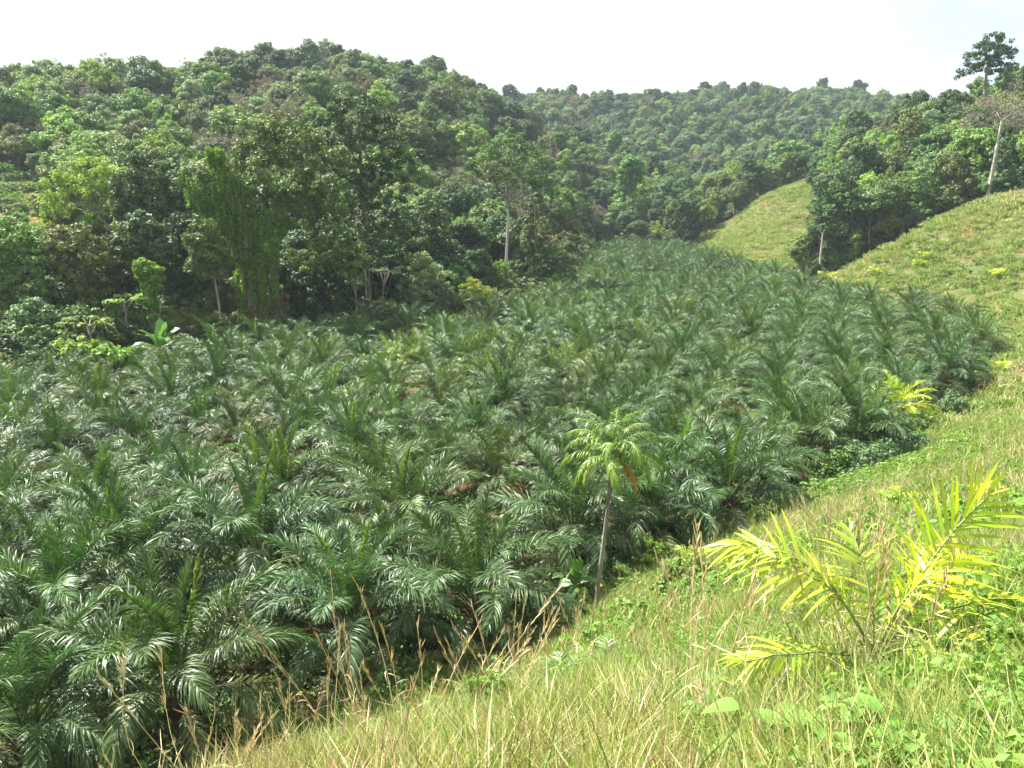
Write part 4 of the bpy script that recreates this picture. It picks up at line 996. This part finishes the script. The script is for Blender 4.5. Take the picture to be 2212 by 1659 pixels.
def yellow_palm():
    x, y = yp[0], yp[1]; root = tag(empty('oil_palm', (x, y, H1(x, y)), 1.0, .8), 'bright yellow-fronded oil palm on the right-hand rim of the plantation', 'palm tree')
    link('trunk', trunk_meshes[1], root); r = np.random.default_rng(9)
    ym = [frond_geo(**frond_params(a), n=60, lw=.055, seed=int(a * 9), seg=3).build('frond', [M['frond_lime' if a < 2 else 'frond_yellow'], M['rachis']]) for a in (1.2, 2.5, 3.6, 4.6)]
    for i in range(26): set_frond(root, ym[min(3, i // 6)], (0, 0, 1.3), i * 2.4, r.normal(0, .2), r.uniform(.85, 1.05))
yellow_palm()

def seedling_palm():
    b = G(1885, 1450, 6.6); Y = b[1]; z0 = b[2]
    root = tag(empty('young_palm', (b[0], b[1], z0), 0, 1.12), 'large bright yellow young palm with broad spread leaflets in right foreground', 'young palm')
    def F(Ln, e0, bend, rz, rx, seed, mat='frond_yellow', n=20, ll=.50, lw=.028, vee=8, off=(0, 0, .1), droop=.45, bare=.30, label=None, roll=0):
        g = frond_geo(Ln=Ln, e0=e0, bend=bend, n=n, ll=ll, lw=lw, vee=vee, seed=seed, bare=bare, seg=4, rr=.012, droop=droop, messy=1.15, roll=roll)
        set_frond(root, g.build('frond', [M[mat], M['rachis']]), off, R(rz), R(rx), 1, label)
    F(1.75, 62, 22, 8, -8, 1, n=24, ll=.52, droop=.2, roll=80)
    F(1.75, 68, 85, 172, 15, 2, 'frond_lime', n=24, droop=.5)
    F(1.55, 72, 80, 150, -20, 3, n=22)
    F(1.75, 44, 62, -8, -25, 4, n=22, ll=.55, droop=.5)
    F(1.35, 24, 30, 196, -15, 5, n=18, ll=.42, droop=.8, label='low yellow frond spread over the grass')
    F(1.5, 60, 70, 40, 20, 6, n=22)
    F(1.1, 78, 40, 100, 0, 7, 'frond_lime', n=18, ll=.4)
    F(1.35, 52, 60, -45, 10, 8, n=20, ll=.42, droop=.6)
    F(1.0, 80, 30, -20, 0, 10, n=16, ll=.38)
    g = Geo()
    for i in range(6): a = i * 1.05; tube(g, np.array([[math.cos(a) * .05, math.sin(a) * .05, -.1], [math.cos(a) * .03, math.sin(a) * .03, .22]]), [.035, .02], 6)
    link('stem_base', g.build('stem_base', [M['rachis']]), root)
seedling_palm()

seed_lib = [[frond_geo(Ln=1.0 * q, e0=e0, bend=60, n=16, ll=.34, lw=.034, vee=12, seed=e0 + int(q * 10), bare=.28, seg=3, rr=.01, droop=.6, messy=.8).build('frond', [M[mt], M['rachis']]) for e0, q in ((78, .8), (62, 1.), (45, 1.), (28, .9))] for mt in ('frond_lime', 'frond_yellow', 'frond_young')]
for i, (u, v, Y, sc, kk, lab) in enumerate([
        (2140, 1085, 23, .8, 1, 'bright yellow small palm on the slope beyond the big foreground young palm, near right edge'),
        (1940, 1100, 25, 1.0, 0, 'lime-green seedling palm on slope just above the big young palm fronds'),
        (1222, 1470, 10.6, .75, 2, 'green seedling palm in the grass left of a twin, below the lone palm'),
        (1312, 1455, 11.0, .8, 2, 'green seedling palm in the grass, right one of the pair below the lone palm'),
        (1500, 1220, 33, 1.2, 0, 'yellow-green seedling palm at the dark plantation edge right of the lone palm'),
        (1305, 1290, 31, 1.1, 2, 'small green seedling palm right at the foot of the lone tall palm'),
        (1790, 606, 171, 2.8, 1, 'yellow-green low palm at the corner where the big slope meets the plantation'),
        (2172, 800, 78, 1.6, 1, 'small yellow palm near right edge of the picture on the upper bowl slope'),
        (2160, 600, 127, 2.2, 1, 'tiny yellow palm dot on the far grassy slope near the right edge'),
        (1990, 575, 152, 2.2, 0, 'tiny lime palm dot in the middle of the far grassy slope'),
        (2000, 560, 154, 1.8, 1, 'tiny yellow palm dot just above the lime one on far grassy slope'),
        (1890, 590, 160, 2.2, 0, 'tiny lime palm dot low on the far grassy slope near its left corner'),
        (260, 1655, 6.0, .55, 0, 'young palm leaf tips at the very bottom edge left of centre'),
        (1712, 545, 238, 4.0, 2, 'little green palm standing alone on the small cleared spur')]):
    q = G(u, v, Y); r = np.random.default_rng(i)
    root = tag(empty('young_palm', (q[0], q[1], H1(q[0], q[1]) - .03), r.uniform(0, 6), sc), lab, 'young palm', 'young palms on the grassy slopes')
    for k in range(9): set_frond(root, seed_lib[kk][k // 3 if k < 9 else 3], (0, 0, .05), k * 2.4, r.normal(0, .3), r.uniform(.8, 1.1))
    if i == 13:
        t = Geo(); tube(t, [[0, 0, -.3], [0, 0, .9]], [.07, .05], 6); link('trunk', t.build('trunk', [M['bark_brown']]), root, (0, 0, -.6))

# ------------------------------------------------------------------ banana plants
def banana_leaf(Ln, wd, e0, bend, seed):
    r = np.random.default_rng(seed); K = 14; s = np.linspace(0, 1, K); ang = np.radians(e0) - np.radians(bend) * s ** 1.4
    P = np.stack([np.cumsum(np.cos(ang)), 0 * s, np.cumsum(np.sin(ang))], -1) * Ln / K; P -= P[0]
    g = Geo(); tube(g, P, np.linspace(.035, .008, K), 5, 1)
    w_ = wd * np.interp(s, [0, .14, .22, .5, .85, 1], [0.02, .03, .7, 1, .75, .05])
    for sd in (-1, 1):
        i = 2
        while i < K - 1:
            j = min(K - 1, i + int(r.integers(2, 5))); dr = r.uniform(-.25, .35)   # torn strips
            a = np.arange(i, j + 1); A = P[a] + [0, 0, .01]; B = A.copy(); B[:, 1] += sd * w_[a]; B[:, 2] += w_[a] * dr + .08 * w_[a]
            Mi = (A + B) / 2; Mi[:, 2] += w_[a] * .12
            n = len(a); V = np.stack([A, Mi, B], 1).reshape(-1, 3); Q = []
            for q in range(n - 1):
                for c in range(2): Q.append((q * 3 + c, q * 3 + c + 1, q * 3 + c + 4, q * 3 + c + 3))
            g.add(V, Q, None, 0); i = j
    return g.build('banana_leaf', [M['banana'], M['rachis']], True)
ban_lib = [banana_leaf(2.2, .30, e, b, int(e)) for e, b in ((84, 18), (74, 55), (62, 85), (45, 100), (28, 95), (5, 70))]
bstem = Geo(); tube(bstem, [[0, 0, -.3], [0, 0, .5], [0, 0, 1.2]], [.14, .12, .08], 9); bstem = bstem.build('pseudostem', [M['banana_stem']], True)
for i, (u, v, z, sc, n, lab, tint) in enumerate([
        (1245, 1275, .3, .85, 9, 'banana plant with broad hanging leaves in shade left of the lone palm trunk', (1, 1, 1, 1)),
        (1215, 1235, .2, .8, 8, 'banana plant partly hidden behind another, left of the lone palm trunk', (.9, 1, 1, 1)),
        (585, 1290, 0, .8, 9, 'banana clump between front palms at left centre, with one vivid yellow-green leaf', (1.5, 1.4, .8, 1)),
        (1665, 1035, .5, 1.0, 10, 'banana plant with upright light leaf at the right rim above the greyish drooping palm', (1.2, 1.2, 1.3, 1)),
        (1180, 830, 0, 1.2, 8, 'lone dark banana plant rising amid palms in the plantation middle', (.9, .9, .9, 1)),
        (350, 800, 0, 2.0, 13, 'huge fan-leaved banana-like plant in front of the forest edge at left', (.9, 1, .95, 1)),
        (275, 770, .3, 1.5, 8, 'banana-like plant with whitish leaves left of the huge fan-leaved one', (1.7, 1.6, 1.9, 1)),
        (845, 795, 0, 1.2, 8, 'banana plant with withered whitish leaves near foot of leaning sapling', (2.2, 1.9, 2.2, 1)),
        (625, 770, 0, 1.2, 8, 'bright banana plant at the foot of the vine-wrapped giant tree, right side', (1.3, 1.3, 1, 1)),
        (880, 720, 0, 1.1, 7, 'banana plant at the foot of pale grey-green rounded tree', (1.2, 1.2, 1.2, 1))]):
    q = PL(u, v, z); r = np.random.default_rng(i + 90)
    root = tag(empty('banana_plant', (q[0], q[1], H1(q[0], q[1])), r.uniform(0, 6), sc), lab, 'banana plant', 'banana plants')
    link('pseudostem', bstem, root)
    for k in range(n):
        link('leaf', ban_lib[min(5, k * 6 // n)], root, (0, 0, 1.1), (r.normal(0, .25), 0, k * 2.4 + r.normal(0, .2)), r.uniform(.8, 1.1), tint)

# ------------------------------------------------------------------ shrubs
def shrub_mesh(w, h, seed, mat, ncl=70, per=46, size=.11, sig=.28):
    r = np.random.default_rng(seed); lob = [(r.normal(0, w * .22), r.normal(0, w * .22), h * r.uniform(.25, .6), w * r.uniform(.22, .34), h * .38) for _ in range(6)]
    C = lobes_clusters(lob, ncl, r, -.6); g = Geo(); leaf_cloud(g, C, sig * r.uniform(.6, 1.3, len(C)), per, size, r, 0, .4, .8)
    t = Geo()
    for i in range(9): e = C[i]; tube(t, np.array([[0, 0, -.2], e * .5 + [0, 0, .1], e]), [.04, .025, .01], 4)
    return g.build('foliage', [M[mat]]), t.build('stem', [M['bark_brown']])
shr = [shrub_mesh(2.4, 1.7, 1, 'lf_mid'), shrub_mesh(2.4, 1.9, 2, 'weed'), shrub_mesh(2.2, 2.0, 3, 'lf_blue'), shrub_mesh(2.6, 2.2, 4, 'lf_light', size=.16)]
for i, (u, v, Y, sc, k, lab) in enumerate([
        (1350, 1262, 32, .6, 1, 'small leafy bush in the shade right of the lone palm trunk'),
        (1420, 1225, 34, .8, 1, 'green leafy bush at dark plantation edge, second right of the lone palm trunk'),
        (1522, 1150, 40, .8, 3, 'upright bright bush in front of the palms midway along the plantation edge'),
        (1660, 1130, 40, .7, 0, 'low round bush below the greyish drooping palm on the grass side'),
        (1810, 1035, 47, 1.35, 0, 'large rounded bush left one of two by the plantation rim below the palm pair'),
        (1862, 1020, 49, 1.25, 2, 'large rounded bush right one of two by the plantation rim below the palm pair'),
        (1935, 975, 56, 1.3, 2, 'bluish bush below the bright yellow-fronded palm'),
        (1985, 935, 60, 1.2, 0, 'green bush right of the bluish one below the yellow-fronded palm'),
        (1262, 1420, 24, .5, 1, 'low bright bush patch left of the foot of the lone palm'),
        (1480, 1290, 24, .9, 0, 'green leafy bush in the grass right of and below the lone palm foot'),
        (2060, 900, 62, 1.2, 2, 'dark green bush at the rim near the bare soil patch at right'),
        (200, 790, 80, 2.2, 3, 'pale leafy bush mound left of the huge fan-leaved plant'),
        (265, 820, 77, 2.2, 3, 'pale leafy bush mound right below the huge fan-leaved plant base'),
        (430, 770, 84, 2.2, 0, 'green bush mound right of the huge fan-leaved plant'),
        (110, 800, 78, 1.9, 0, 'bright green low bush at the foot of light bluish-green tree'),
        (840, 700, 110, 2.4, 2, 'rounded bluish bush in front of leaning umbrella sapling'),
        (1060, 1560, 8.2, .35, 1, 'small leafy weed bush on the slope edge near bottom centre'),
        (700, 1500, 16, .8, 1, 'light green bush in shade behind the dry stalks at lower left'),
        (2170, 1440, 6.0, .22, 3, 'dark leafy bush under the right fronds of the yellow young palm'),
        (2060, 1460, 6.0, .2, 1, 'leafy bush beneath the yellow young palm, left of the right-edge one')]):
    q = G(u, v, Y) if i < 11 or i > 15 else UZ(u, Y, H + Y * tv(v)); r = np.random.default_rng(i)
    root = tag(empty('shrub', (q[0], q[1], H1(q[0], q[1]) - .1), r.uniform(0, 6), sc), lab, 'bush')
    link('foliage', shr[k][0], root); link('stem', shr[k][1], root)

# ------------------------------------------------------------------ grass, weeds and undergrowth
def blades(g, n, h, spread, wd, r, m=0, lean=.5, curl=1.0, k=4, base=None):
    a = r.uniform(0, 6.28, n); q = spread * np.sqrt(r.random(n)); p = np.stack([np.cos(a) * q, np.sin(a) * q, np.zeros(n) - .03], -1)
    if base is not None: p = p + base
    d = np.stack([r.normal(0, lean, n), r.normal(0, lean, n), np.ones(n)], -1); d /= np.linalg.norm(d, axis=1)[:, None]
    az = r.uniform(0, 6.28, n); cu = np.stack([np.cos(az), np.sin(az), -.5 * np.ones(n)], -1) * (r.uniform(.1, .6, n) * curl)[:, None]
    L_ = h * r.uniform(.5, 1.15, n); sd = np.cross(d, r.normal(0, 1, (n, 3))); sd /= np.linalg.norm(sd, axis=1)[:, None]
    W_ = np.interp(np.linspace(0, 1, k), [0, .4, 1], [.8, 1, .08]); secs = []
    for j in range(k):
        hh = sd * (wd * .5 * W_[j] * r.uniform(.7, 1.2, n))[:, None]; secs.append(np.stack([p - hh, p + hh], 1))
        d = d + cu * .55; d /= np.linalg.norm(d, axis=1)[:, None]; p = p + d * (L_ / (k - 1))[:, None]
    V = np.stack(secs, 1); b = np.arange(n) * 2 * k
    g.add(V.reshape(-1, 3), np.concatenate([np.stack([b + 2 * j, b + 2 * j + 1, b + 2 * j + 3, b + 2 * j + 2], -1) for j in range(k - 1)]), None, m)
GM = [M['grass_g'], M['grass_y'], M['grass_d'], M['grass_r'], M['weed']]
def tuft(seed, mix, h, spread, wd, lean=.45, leafy=0, lsize=.05, curl=1.0):
    r = np.random.default_rng(seed); g = Geo()
    for m, n, hf in mix: blades(g, n, h * hf, spread, wd, r, m, lean, curl)
    if leafy:
        k = max(3, leafy // 12); C = np.stack([r.normal(0, spread * .6, k), r.normal(0, spread * .6, k), r.uniform(.15, .8, k) * h], -1); leaf_cloud(g, C, h * .3, 12, lsize, r, 4, .9, .6)
    return g.build('grass_tuft', GM)
def lod(seed, h, spread, wd, n, ls):
    return [tuft(seed, [(0, n, 1), (1, n // 3, 1)], h, spread, wd),
            tuft(seed + 1, [(0, n // 2, .9), (1, n // 2, 1.1), (2, n // 10, 1.2)], h, spread, wd),
            tuft(seed + 2, [(1, n // 2, 1), (0, n // 3, 1), (2, n // 4, 1.3), (3, n // 8, 1.2)], h, spread, wd),
            tuft(seed + 3, [(0, n // 3, .8)], h * .8, spread, wd, leafy=n * 2, lsize=ls),
            tuft(seed + 4, [(0, n // 4, .8), (1, n // 5, 1)], h * .7, spread, wd, leafy=n * 2, lsize=ls),
            tuft(seed + 5, [(3, n // 2, 1.2), (2, n // 3, 1.2), (0, n // 4, .7)], h, spread, wd, lean=.25),
            tuft(seed + 6, [(0, n // 2, 1.5), (2, n // 6, 1.5)], h, spread * .6, wd, lean=.3, curl=1.5)]
near_t = lod(100, .34, .16, .0085, 60, .040); mid_t = lod(200, .48, .50, .024, 80, .10); far_t = lod(300, .75, 1.3, .085, 90, .30)
def cover(x0, x1, y0, y1, dens, test):
    n = int((x1 - x0) * (y1 - y0) * dens); x = rng.uniform(x0, x1, n); y = rng.uniform(y0, y1, n)
    uu, vv, dd = project(np.stack([x, y, np.zeros(n) + 8], -1)); a = np.abs(np.arctan2(x, y + 3)) < R(40)
    ok = a & test(x, y); return x[ok], y[ok]
def pick(x, y, sc=1.0):
    n = fbm(x / (5 * sc), y / (5 * sc), 41); m = fbm(x / (2.2 * sc) + 9, y / (2.2 * sc), 51); q = rng.random(len(x)) * .5 + n * .9 - .2
    out = np.where(q < .22, 3, np.where(q < .34, 4, np.where(q < .60, 0, np.where(q < .80, 1, np.where(q < .87, 2, 5)))))
    out = np.where((m < .20), 3, out); out = np.where((rng.random(len(x)) < .06), 6, out); return out
def add_cover(name, xs, ys, tufts, smin, smax, label, cat='grass', sc=1.0, gap=0.0):
    if gap: k = rng.random(len(xs)) < np.clip((fbm(xs / (9 * sc), ys / (9 * sc), 71) - gap + .06) / .14, .22, 1); xs, ys = xs[k], ys[k]
    z = height(xs, ys); n = len(xs); ro = np.stack([rng.normal(0, .12, n), rng.normal(0, .12, n), rng.uniform(0, 6.28, n)], -1)
    s_ = rng.uniform(smin, smax, n); s_ *= .75 + .6 * fbm(xs / (3 * sc), ys / (3 * sc), 61)
    scatter(name, np.stack([xs, ys, z], -1), ro, np.repeat(s_[:, None], 3, 1), pick(xs, ys, sc), tufts, label, cat)
    print(name, n)
rd = lambda x, y: np.hypot(x, y)
inG = lambda x, y: inside(grass_right, x, y)
x1, y1 = cover(-16, 16, .6, 17, 34, lambda x, y: inG(x, y) & (rd(x, y) < 17) & (rd(x, y) > 1.2))
add_cover('grass', x1, y1, near_t, .8, 1.5, 'short mixed green and dry grass covering the foreground slope')
x2, y2 = cover(-24, 80, 8, 75, 5.0, lambda x, y: (inG(x, y) | (inside(plantation, x, y) & (edge_dist(plantation, x, y) < 2.5))) & (rd(x, y) > 15) & (rd(x, y) < 72))
add_cover('slope_grass', x2, y2, mid_t, .6, 1.25, 'mottled green and straw grass on the slope beyond the foreground', sc=2.0, gap=.27)
x3, y3 = cover(-130, 150, 60, 280, 1.15, lambda x, y: (inG(x, y) | inside(grass_spur, x, y) | inside(grass_left, x, y)) & (rd(x, y) > 68))
add_cover('hillside_grass', x3, y3, far_t, .45, 1.05, 'yellow-green grass and scrub on the far cleared hillsides', sc=5.0, gap=.33)

# undergrowth between the palms and under the forest edge
def fern(seed, mats, h, sp_, n, ls):
    r = np.random.default_rng(seed); g = Geo(); k = n // 14; C = np.stack([r.normal(0, sp_ * .6, k), r.normal(0, sp_ * .6, k), r.uniform(.1, .9, k) * h], -1)
    leaf_cloud(g, C, sp_ * .3, 14, ls, r, 0, .6, .7); blades(g, n // 6, h * 1.3, sp_, .03, r, 1, .6); return g.build('undergrowth_piece', [M[mats], M['grass_g']])
und = [fern(1, 'lf_mid', .6, .8, 300, .13), fern(2, 'lf_dark', .7, .9, 300, .14), fern(3, 'lf_olive', .45, .8, 200, .13), fern(4, 'lf_dark', .7, .8, 300, .14)]  # dark leaf colours only, so the gaps between palms look shaded
dg = Geo()
for i in range(3): dg.merge(frond_geo(Ln=3, e0=8, bend=14, n=30, ll=.6, lw=.05, vee=0, seed=i, droop=1.0), rotM(i * 2.2, 0, 0, (0, 0, .25)))
und.append(dg.build('fallen_fronds', [M['frond_dead'], M['rachis_dark']]))
xu, yu = cover(-90, 110, 16, 150, .5, lambda x, y: inside(plantation, x, y) | ((edge_dist(plantation, x, y) < 7) & ~inG(x, y)))
n = len(xu); zi = height(xu, yu); q = rng.random(n) + (fbm(xu / 8, yu / 8, 81) - .5)
scatter('undergrowth', np.stack([xu, yu, zi], -1), np.stack([0 * xu, 0 * xu, rng.uniform(0, 6.28, n)], -1), np.repeat(rng.uniform(.7, 1.6, n)[:, None], 3, 1),
        np.where(q < .3, 0, np.where(q < .5, 1, np.where(q < .68, 2, np.where(q < 1.0, 3, 4)))), und, 'low dark weeds, ferns and fallen brown fronds under the palms', 'undergrowth')
# forest edge thicket
edge_band = lambda X, Y: ~inside(plantation, X, Y) & ~inside(grass_right, X, Y) & ~inside(grass_spur, X, Y) & (X < 40) & (Y < 165) & (edge_dist(plantation, X, Y) < 34)
bush = [shrub_mesh(5, 4.5, 11, 'lf_dark', 80, 40, .34, .7)[0], shrub_mesh(5, 4, 12, 'lf_mid', 80, 40, .34, .7)[0], shrub_mesh(5, 5, 13, 'lf_olive', 80, 40, .32, .7)[0], shrub_mesh(4.5, 3.5, 14, 'lf_blue', 80, 40, .34, .7)[0]]
xe, ye = cover(-110, 130, 75, 300, .07, lambda x, y: forest_test(x, y) & (edge_dist(plantation, x, y) < 60))
n = len(xe)
scatter('forest_thicket', np.stack([xe, ye, height(xe, ye) - .3], -1), np.stack([0 * xe, 0 * xe, rng.uniform(0, 6.28, n)], -1), np.repeat(rng.uniform(.6, 1.4, n)[:, None], 3, 1),
        rng.integers(0, 4, n), bush, 'dense thicket of saplings and bushes under the forest trees', 'undergrowth')

xe, ye = cover(-110, 40, 62, 165, .22, edge_band); n = len(xe)
scatter('edge_understorey', np.stack([xe, ye, height(xe, ye) - .3], -1), np.stack([0 * xe, 0 * xe, rng.uniform(0, 6.28, n)], -1), np.repeat(rng.uniform(.35, .95, n)[:, None], 3, 1),
        rng.integers(0, 4, n), bush, 'dense dark understorey where the left forest meets the palms', 'undergrowth')
sb = [shrub_mesh(4, 2.6, 21, 'lf_light', 60, 36, .3, .5)[0], shrub_mesh(4, 2.4, 22, 'lf_mid', 60, 36, .3, .5)[0], shrub_mesh(3.5, 3.0, 23, 'lf_pale', 60, 36, .3, .5)[0]]
xe, ye = cover(-150, -50, 110, 200, .10, lambda x, y: inside(grass_left, x, y)); n = len(xe)
scatter('hillside_scrub', np.stack([xe, ye, height(xe, ye) - .2], -1), np.stack([0 * xe, 0 * xe, rng.uniform(0, 6.28, n)], -1), np.repeat(rng.uniform(.5, 1.1, n)[:, None], 3, 1),
        rng.integers(0, 3, n), sb, 'light green scrub on the cleared slope at the left edge of the picture', 'scrub')

# ------------------------------------------------------------------ tall dry stalks
def stalk(g, base, top, r, rad=.006):
    base = np.array(base, float); top = np.array(top, float); ln = np.linalg.norm(top - base)
    t = np.linspace(0, 1, 8)[:, None]; sag = np.array([r.normal(0, .05), r.normal(0, .05), 0]) * ln
    P = base * (1 - t) + top * t + sag * np.sin(t * 3.14); tube(g, P, np.linspace(rad, rad * .45, 8), 4, 0)
    ax = (top - base) / ln
    for i in range(17):      # seed head: short spikes pressed to the stalk
        f = r.uniform(.66, 1); q = base * (1 - f) + top * f + sag * math.sin(f * 3.14); d = ax + r.normal(0, .16, 3); l = r.uniform(.06, .17)
        tube(g, np.array([q, q + d * l * .5, q + d * l]), [.003, .006, .0015], 3, 0)
    for i in range(5):       # curled dry leaves
        f = r.uniform(.08, .6); q = base * (1 - f) + top * f + sag * math.sin(f * 3.14); blades(g, 1, r.uniform(.25, .5), .001, .010, r, 1, .8, 2.2, 5, q)
def stalk_tuft(seed, n, h, lean, spread=.10):
    r = np.random.default_rng(seed); g = Geo()
    for i in range(n):
        b = np.array([r.normal(0, spread), r.normal(0, spread), -.05]); l = np.array([r.normal(lean, .16), r.normal(0, .16), 1]); hh = h * r.uniform(.65, 1.05); stalk(g, b, b + l / np.linalg.norm(l) * hh * 1.6, r)
    blades(g, 26, h * .32, spread * 1.6, .009, r, 1, .5, 1.4, 5); blades(g, 14, h * .35, spread * 1.6, .009, r, 2, .5, 1.2, 5)
    return g
SM = [M['grass_d'], M['grass_d'], M['grass_g']]
for i, (u, v, Y, h, lean, n, lab) in enumerate([
        (790, 1560, 8.6, 1.75, -.28, 4, 'tall dry stalk tuft leaning left, tallest before the left big palm'),
        (850, 1540, 8.8, 1.45, -.05, 6, 'upright dense dry stalk tuft between the two big front palms'),
        (905, 1525, 9.0, 1.75, .45, 3, 'long dry stalks leaning right, crossing before the big dark palm'),
        (925, 1520, 9.1, 1.3, .75, 3, 'dry stalks leaning strongly right, lower pair of the crossing stalks'),
        (1060, 1500, 9.6, 1.3, -.35, 4, 'dry stalks leaning left under the big dark palm at the grass edge'),
        (700, 1590, 8.2, 1.2, -.1, 5, 'straight dry stalk tuft left of the left-leaning tallest tuft'),
        (1130, 1480, 10.3, 1.1, .1, 7, 'brown dense grass tuft at the right foot of the big dark palm'),
        (450, 1620, 7.9, 1.1, .45, 6, 'right-leaning dry stalk tuft at lower left in front of dark fronds'),
        (470, 1600, 8.0, 1.5, -.45, 3, 'left-leaning long dry stalks at lower left in front of dark fronds'),
        (330, 1650, 8.3, 1.25, -.15, 4, 'dry stalk tuft near the bottom edge, second from the left'),
        (190, 1690, 8.8, 1.25, -.15, 3, 'leftmost dry stalk tuft at the bottom edge of the picture'),
        (1240, 1440, 12, 1.2, 0, 5, 'dry stalk tuft in grass below the lone palm trunk, left side'),
        (1470, 1330, 15, .75, -.2, 4, 'thin reddish-dry stalks in the grass right of the lone palm foot'),
        (1545, 1260, 20, .8, -.3, 4, 'dry stalks before the plantation edge shadow right of the lone palm'),
        (1835, 1440, 6.2, 1.0, .02, 9, 'tall brown dead stalk bundle standing right before the yellow young palm')]):
    q = G(u, v, Y) if i > 12 else UZ(u, Y, H + Y * tv(v)); z = H1(q[0], q[1])
    g = stalk_tuft(i + 1, n, h * (1.0 if i < 14 else 1), lean, .10 if i != 14 else .05)
    tag(link('dry_grass_tuft', g.build('dry_grass_tuft', SM), None, (q[0], q[1], z)), lab, 'dry grass', 'tall dry grass tufts')
st_m = [stalk_tuft(50 + i, n, h, 0, .12).build('stalks', SM) for i, (n, h) in enumerate(((4, 1.0), (3, .8), (5, 1.2), (2, 1.0), (6, .6)))]
xs, ys = cover(-16, 24, 3, 34, 1.6, lambda x, y: inG(x, y) & (rd(x, y) > 5.5))
uu, vv, dd = project(np.stack([xs, ys, height(xs, ys)], -1))
pr = np.where((uu < 1150) & (dd > 7) & (dd < 13), .55, .24 + .3 * (fbm(xs / 4, ys / 4, 91) > .55)); k = rng.random(len(xs)) < pr; xs, ys = xs[k], ys[k]; n = len(xs)
scatter('tall_dry_grass', np.stack([xs, ys, height(xs, ys)], -1), np.stack([rng.normal(0, .22, n), rng.normal(0, .22, n), rng.uniform(0, 6.28, n)], -1), np.repeat(rng.uniform(.45, 1.0, n)[:, None], 3, 1), rng.integers(0, 5, n), st_m,
        'thin straw-coloured seed stalks rising from the slope grass', 'dry grass')
print('stalks', n)

# ------------------------------------------------------------------ broad-leaved weeds in the foreground
def broad_leaf(g, p, d, ln, wd, r, m=0):
    K = 7; s_ = np.linspace(0, 1, K); d = d / np.linalg.norm(d); sd = np.cross(d, [0, 0, 1]); sd /= np.linalg.norm(sd) + 1e-6; nrm = np.cross(sd, d)
    prof = np.interp(s_, [0, .12, .35, .7, 1], [.25, .8, 1, .62, .02]) * wd * .5; V = []
    for j in range(K):
        c = p + d * s_[j] * ln + np.array([0, 0, -1]) * (s_[j] ** 2) * ln * .35; up = nrm * prof[j] * .35
        V += [c - sd * prof[j] + up, c, c + sd * prof[j] + up]
    Q = [(j * 3 + c, j * 3 + c + 1, j * 3 + c + 4, j * 3 + c + 3) for j in range(K - 1) for c in range(2)]
    g.add(V, Q, None, m)
def weed_mesh(seed, n, h, ls):
    r = np.random.default_rng(seed); g = Geo()
    for i in range(n):
        a = r.uniform(0, 6.28); q = r.uniform(.02, .28); hh = h * r.uniform(.3, 1.0); e = np.array([math.cos(a) * q, math.sin(a) * q, hh]); tube(g, np.array([[0, 0, -.05], e * [.5, .5, .6], e]), [.005, .004, .003], 4, 1)
        b = a + r.normal(0, .8); broad_leaf(g, e, np.array([math.cos(b), math.sin(b), r.uniform(-.1, .5)]), ls * r.uniform(.6, 1.2), ls * .62 * r.uniform(.7, 1.2), r)
    return g.build('weed', [M['weed'], M['rachis']], True)
wl = [weed_mesh(1, 26, .38, .11), weed_mesh(2, 20, .3, .09), weed_mesh(3, 30, .45, .10)]
xs, ys = cover(-3, 9, 2.2, 12, 7, lambda x, y: inG(x, y) & (rd(x, y) > 2.5))
pr = (fbm(xs / 1.6, ys / 1.6, 95) > .46) * np.where(xs > 1.0, .6, .06) * np.where(rd(xs, ys) < 5.5, .6, .05); k = rng.random(len(xs)) < pr; xs, ys = xs[k], ys[k]; n = len(xs)
scatter('broad_leaved_weeds', np.stack([xs, ys, height(xs, ys)], -1), np.stack([0 * xs, 0 * xs, rng.uniform(0, 6.28, n)], -1), np.repeat(rng.uniform(.6, 1.1, n)[:, None], 3, 1), rng.integers(0, 3, n), wl,
        'patches of heart-shaped broad-leaved weeds in the right foreground grass', 'weeds')
big = weed_mesh(9, 16, .30, .26)
for i, (u, v, Y, sc, lab) in enumerate([(1640, 1640, 4.2, .9, 'large glossy-leaved weed at the bottom edge, left of the small ones'), (1740, 1655, 4.0, .8, 'large-leaved weed at the bottom edge right beside the biggest one'),
        (1950, 1650, 3.9, .7, 'large-leaved weed at bottom edge, between biggest weeds and the corner'), (2110, 1640, 3.8, .75, 'large-leaved light green weed in the bottom right corner'), (1560, 1500, 5.6, .7, 'broad-leaved weed in grass left of the yellow young palm')]):
    q = G(u, v, Y); tag(link('broad_leaved_weed', big, None, (q[0], q[1], H1(q[0], q[1])), (0, 0, i * 1.7), sc), lab, 'weed', 'large-leaved weeds')

# ------------------------------------------------------------------ air
def haze():
    x0, x1, y0, y1, z0, z1 = -2400, 2400, -2400, 2500, -60.0, 190.0
    V = [(x, y, z) for z in (z0, z1) for x, y in ((x0, y0), (x1, y0), (x1, y1), (x0, y1))]
    Q = [(0, 3, 2, 1), (4, 5, 6, 7), (0, 1, 5, 4), (1, 2, 6, 5), (2, 3, 7, 6), (3, 0, 4, 7)]
    m = bpy.data.materials.new('haze'); m.use_nodes = True; t = m.node_tree; t.nodes.clear()
    o = t.nodes.new('ShaderNodeOutputMaterial'); p = t.nodes.new('ShaderNodeVolumePrincipled')
    p.inputs['Color'].default_value = (0.72, 0.86, 1.0, 1); p.inputs['Density'].default_value = HAZE; p.inputs['Anisotropy'].default_value = 0.1
    t.links.new(p.outputs[0], o.inputs['Volume'])
    tag(link('haze', mesh('haze', V, Q, None, [m])), 'thin pale haze in the air over the valley', 'haze', kind='stuff')
HAZE = 0.00013
haze()
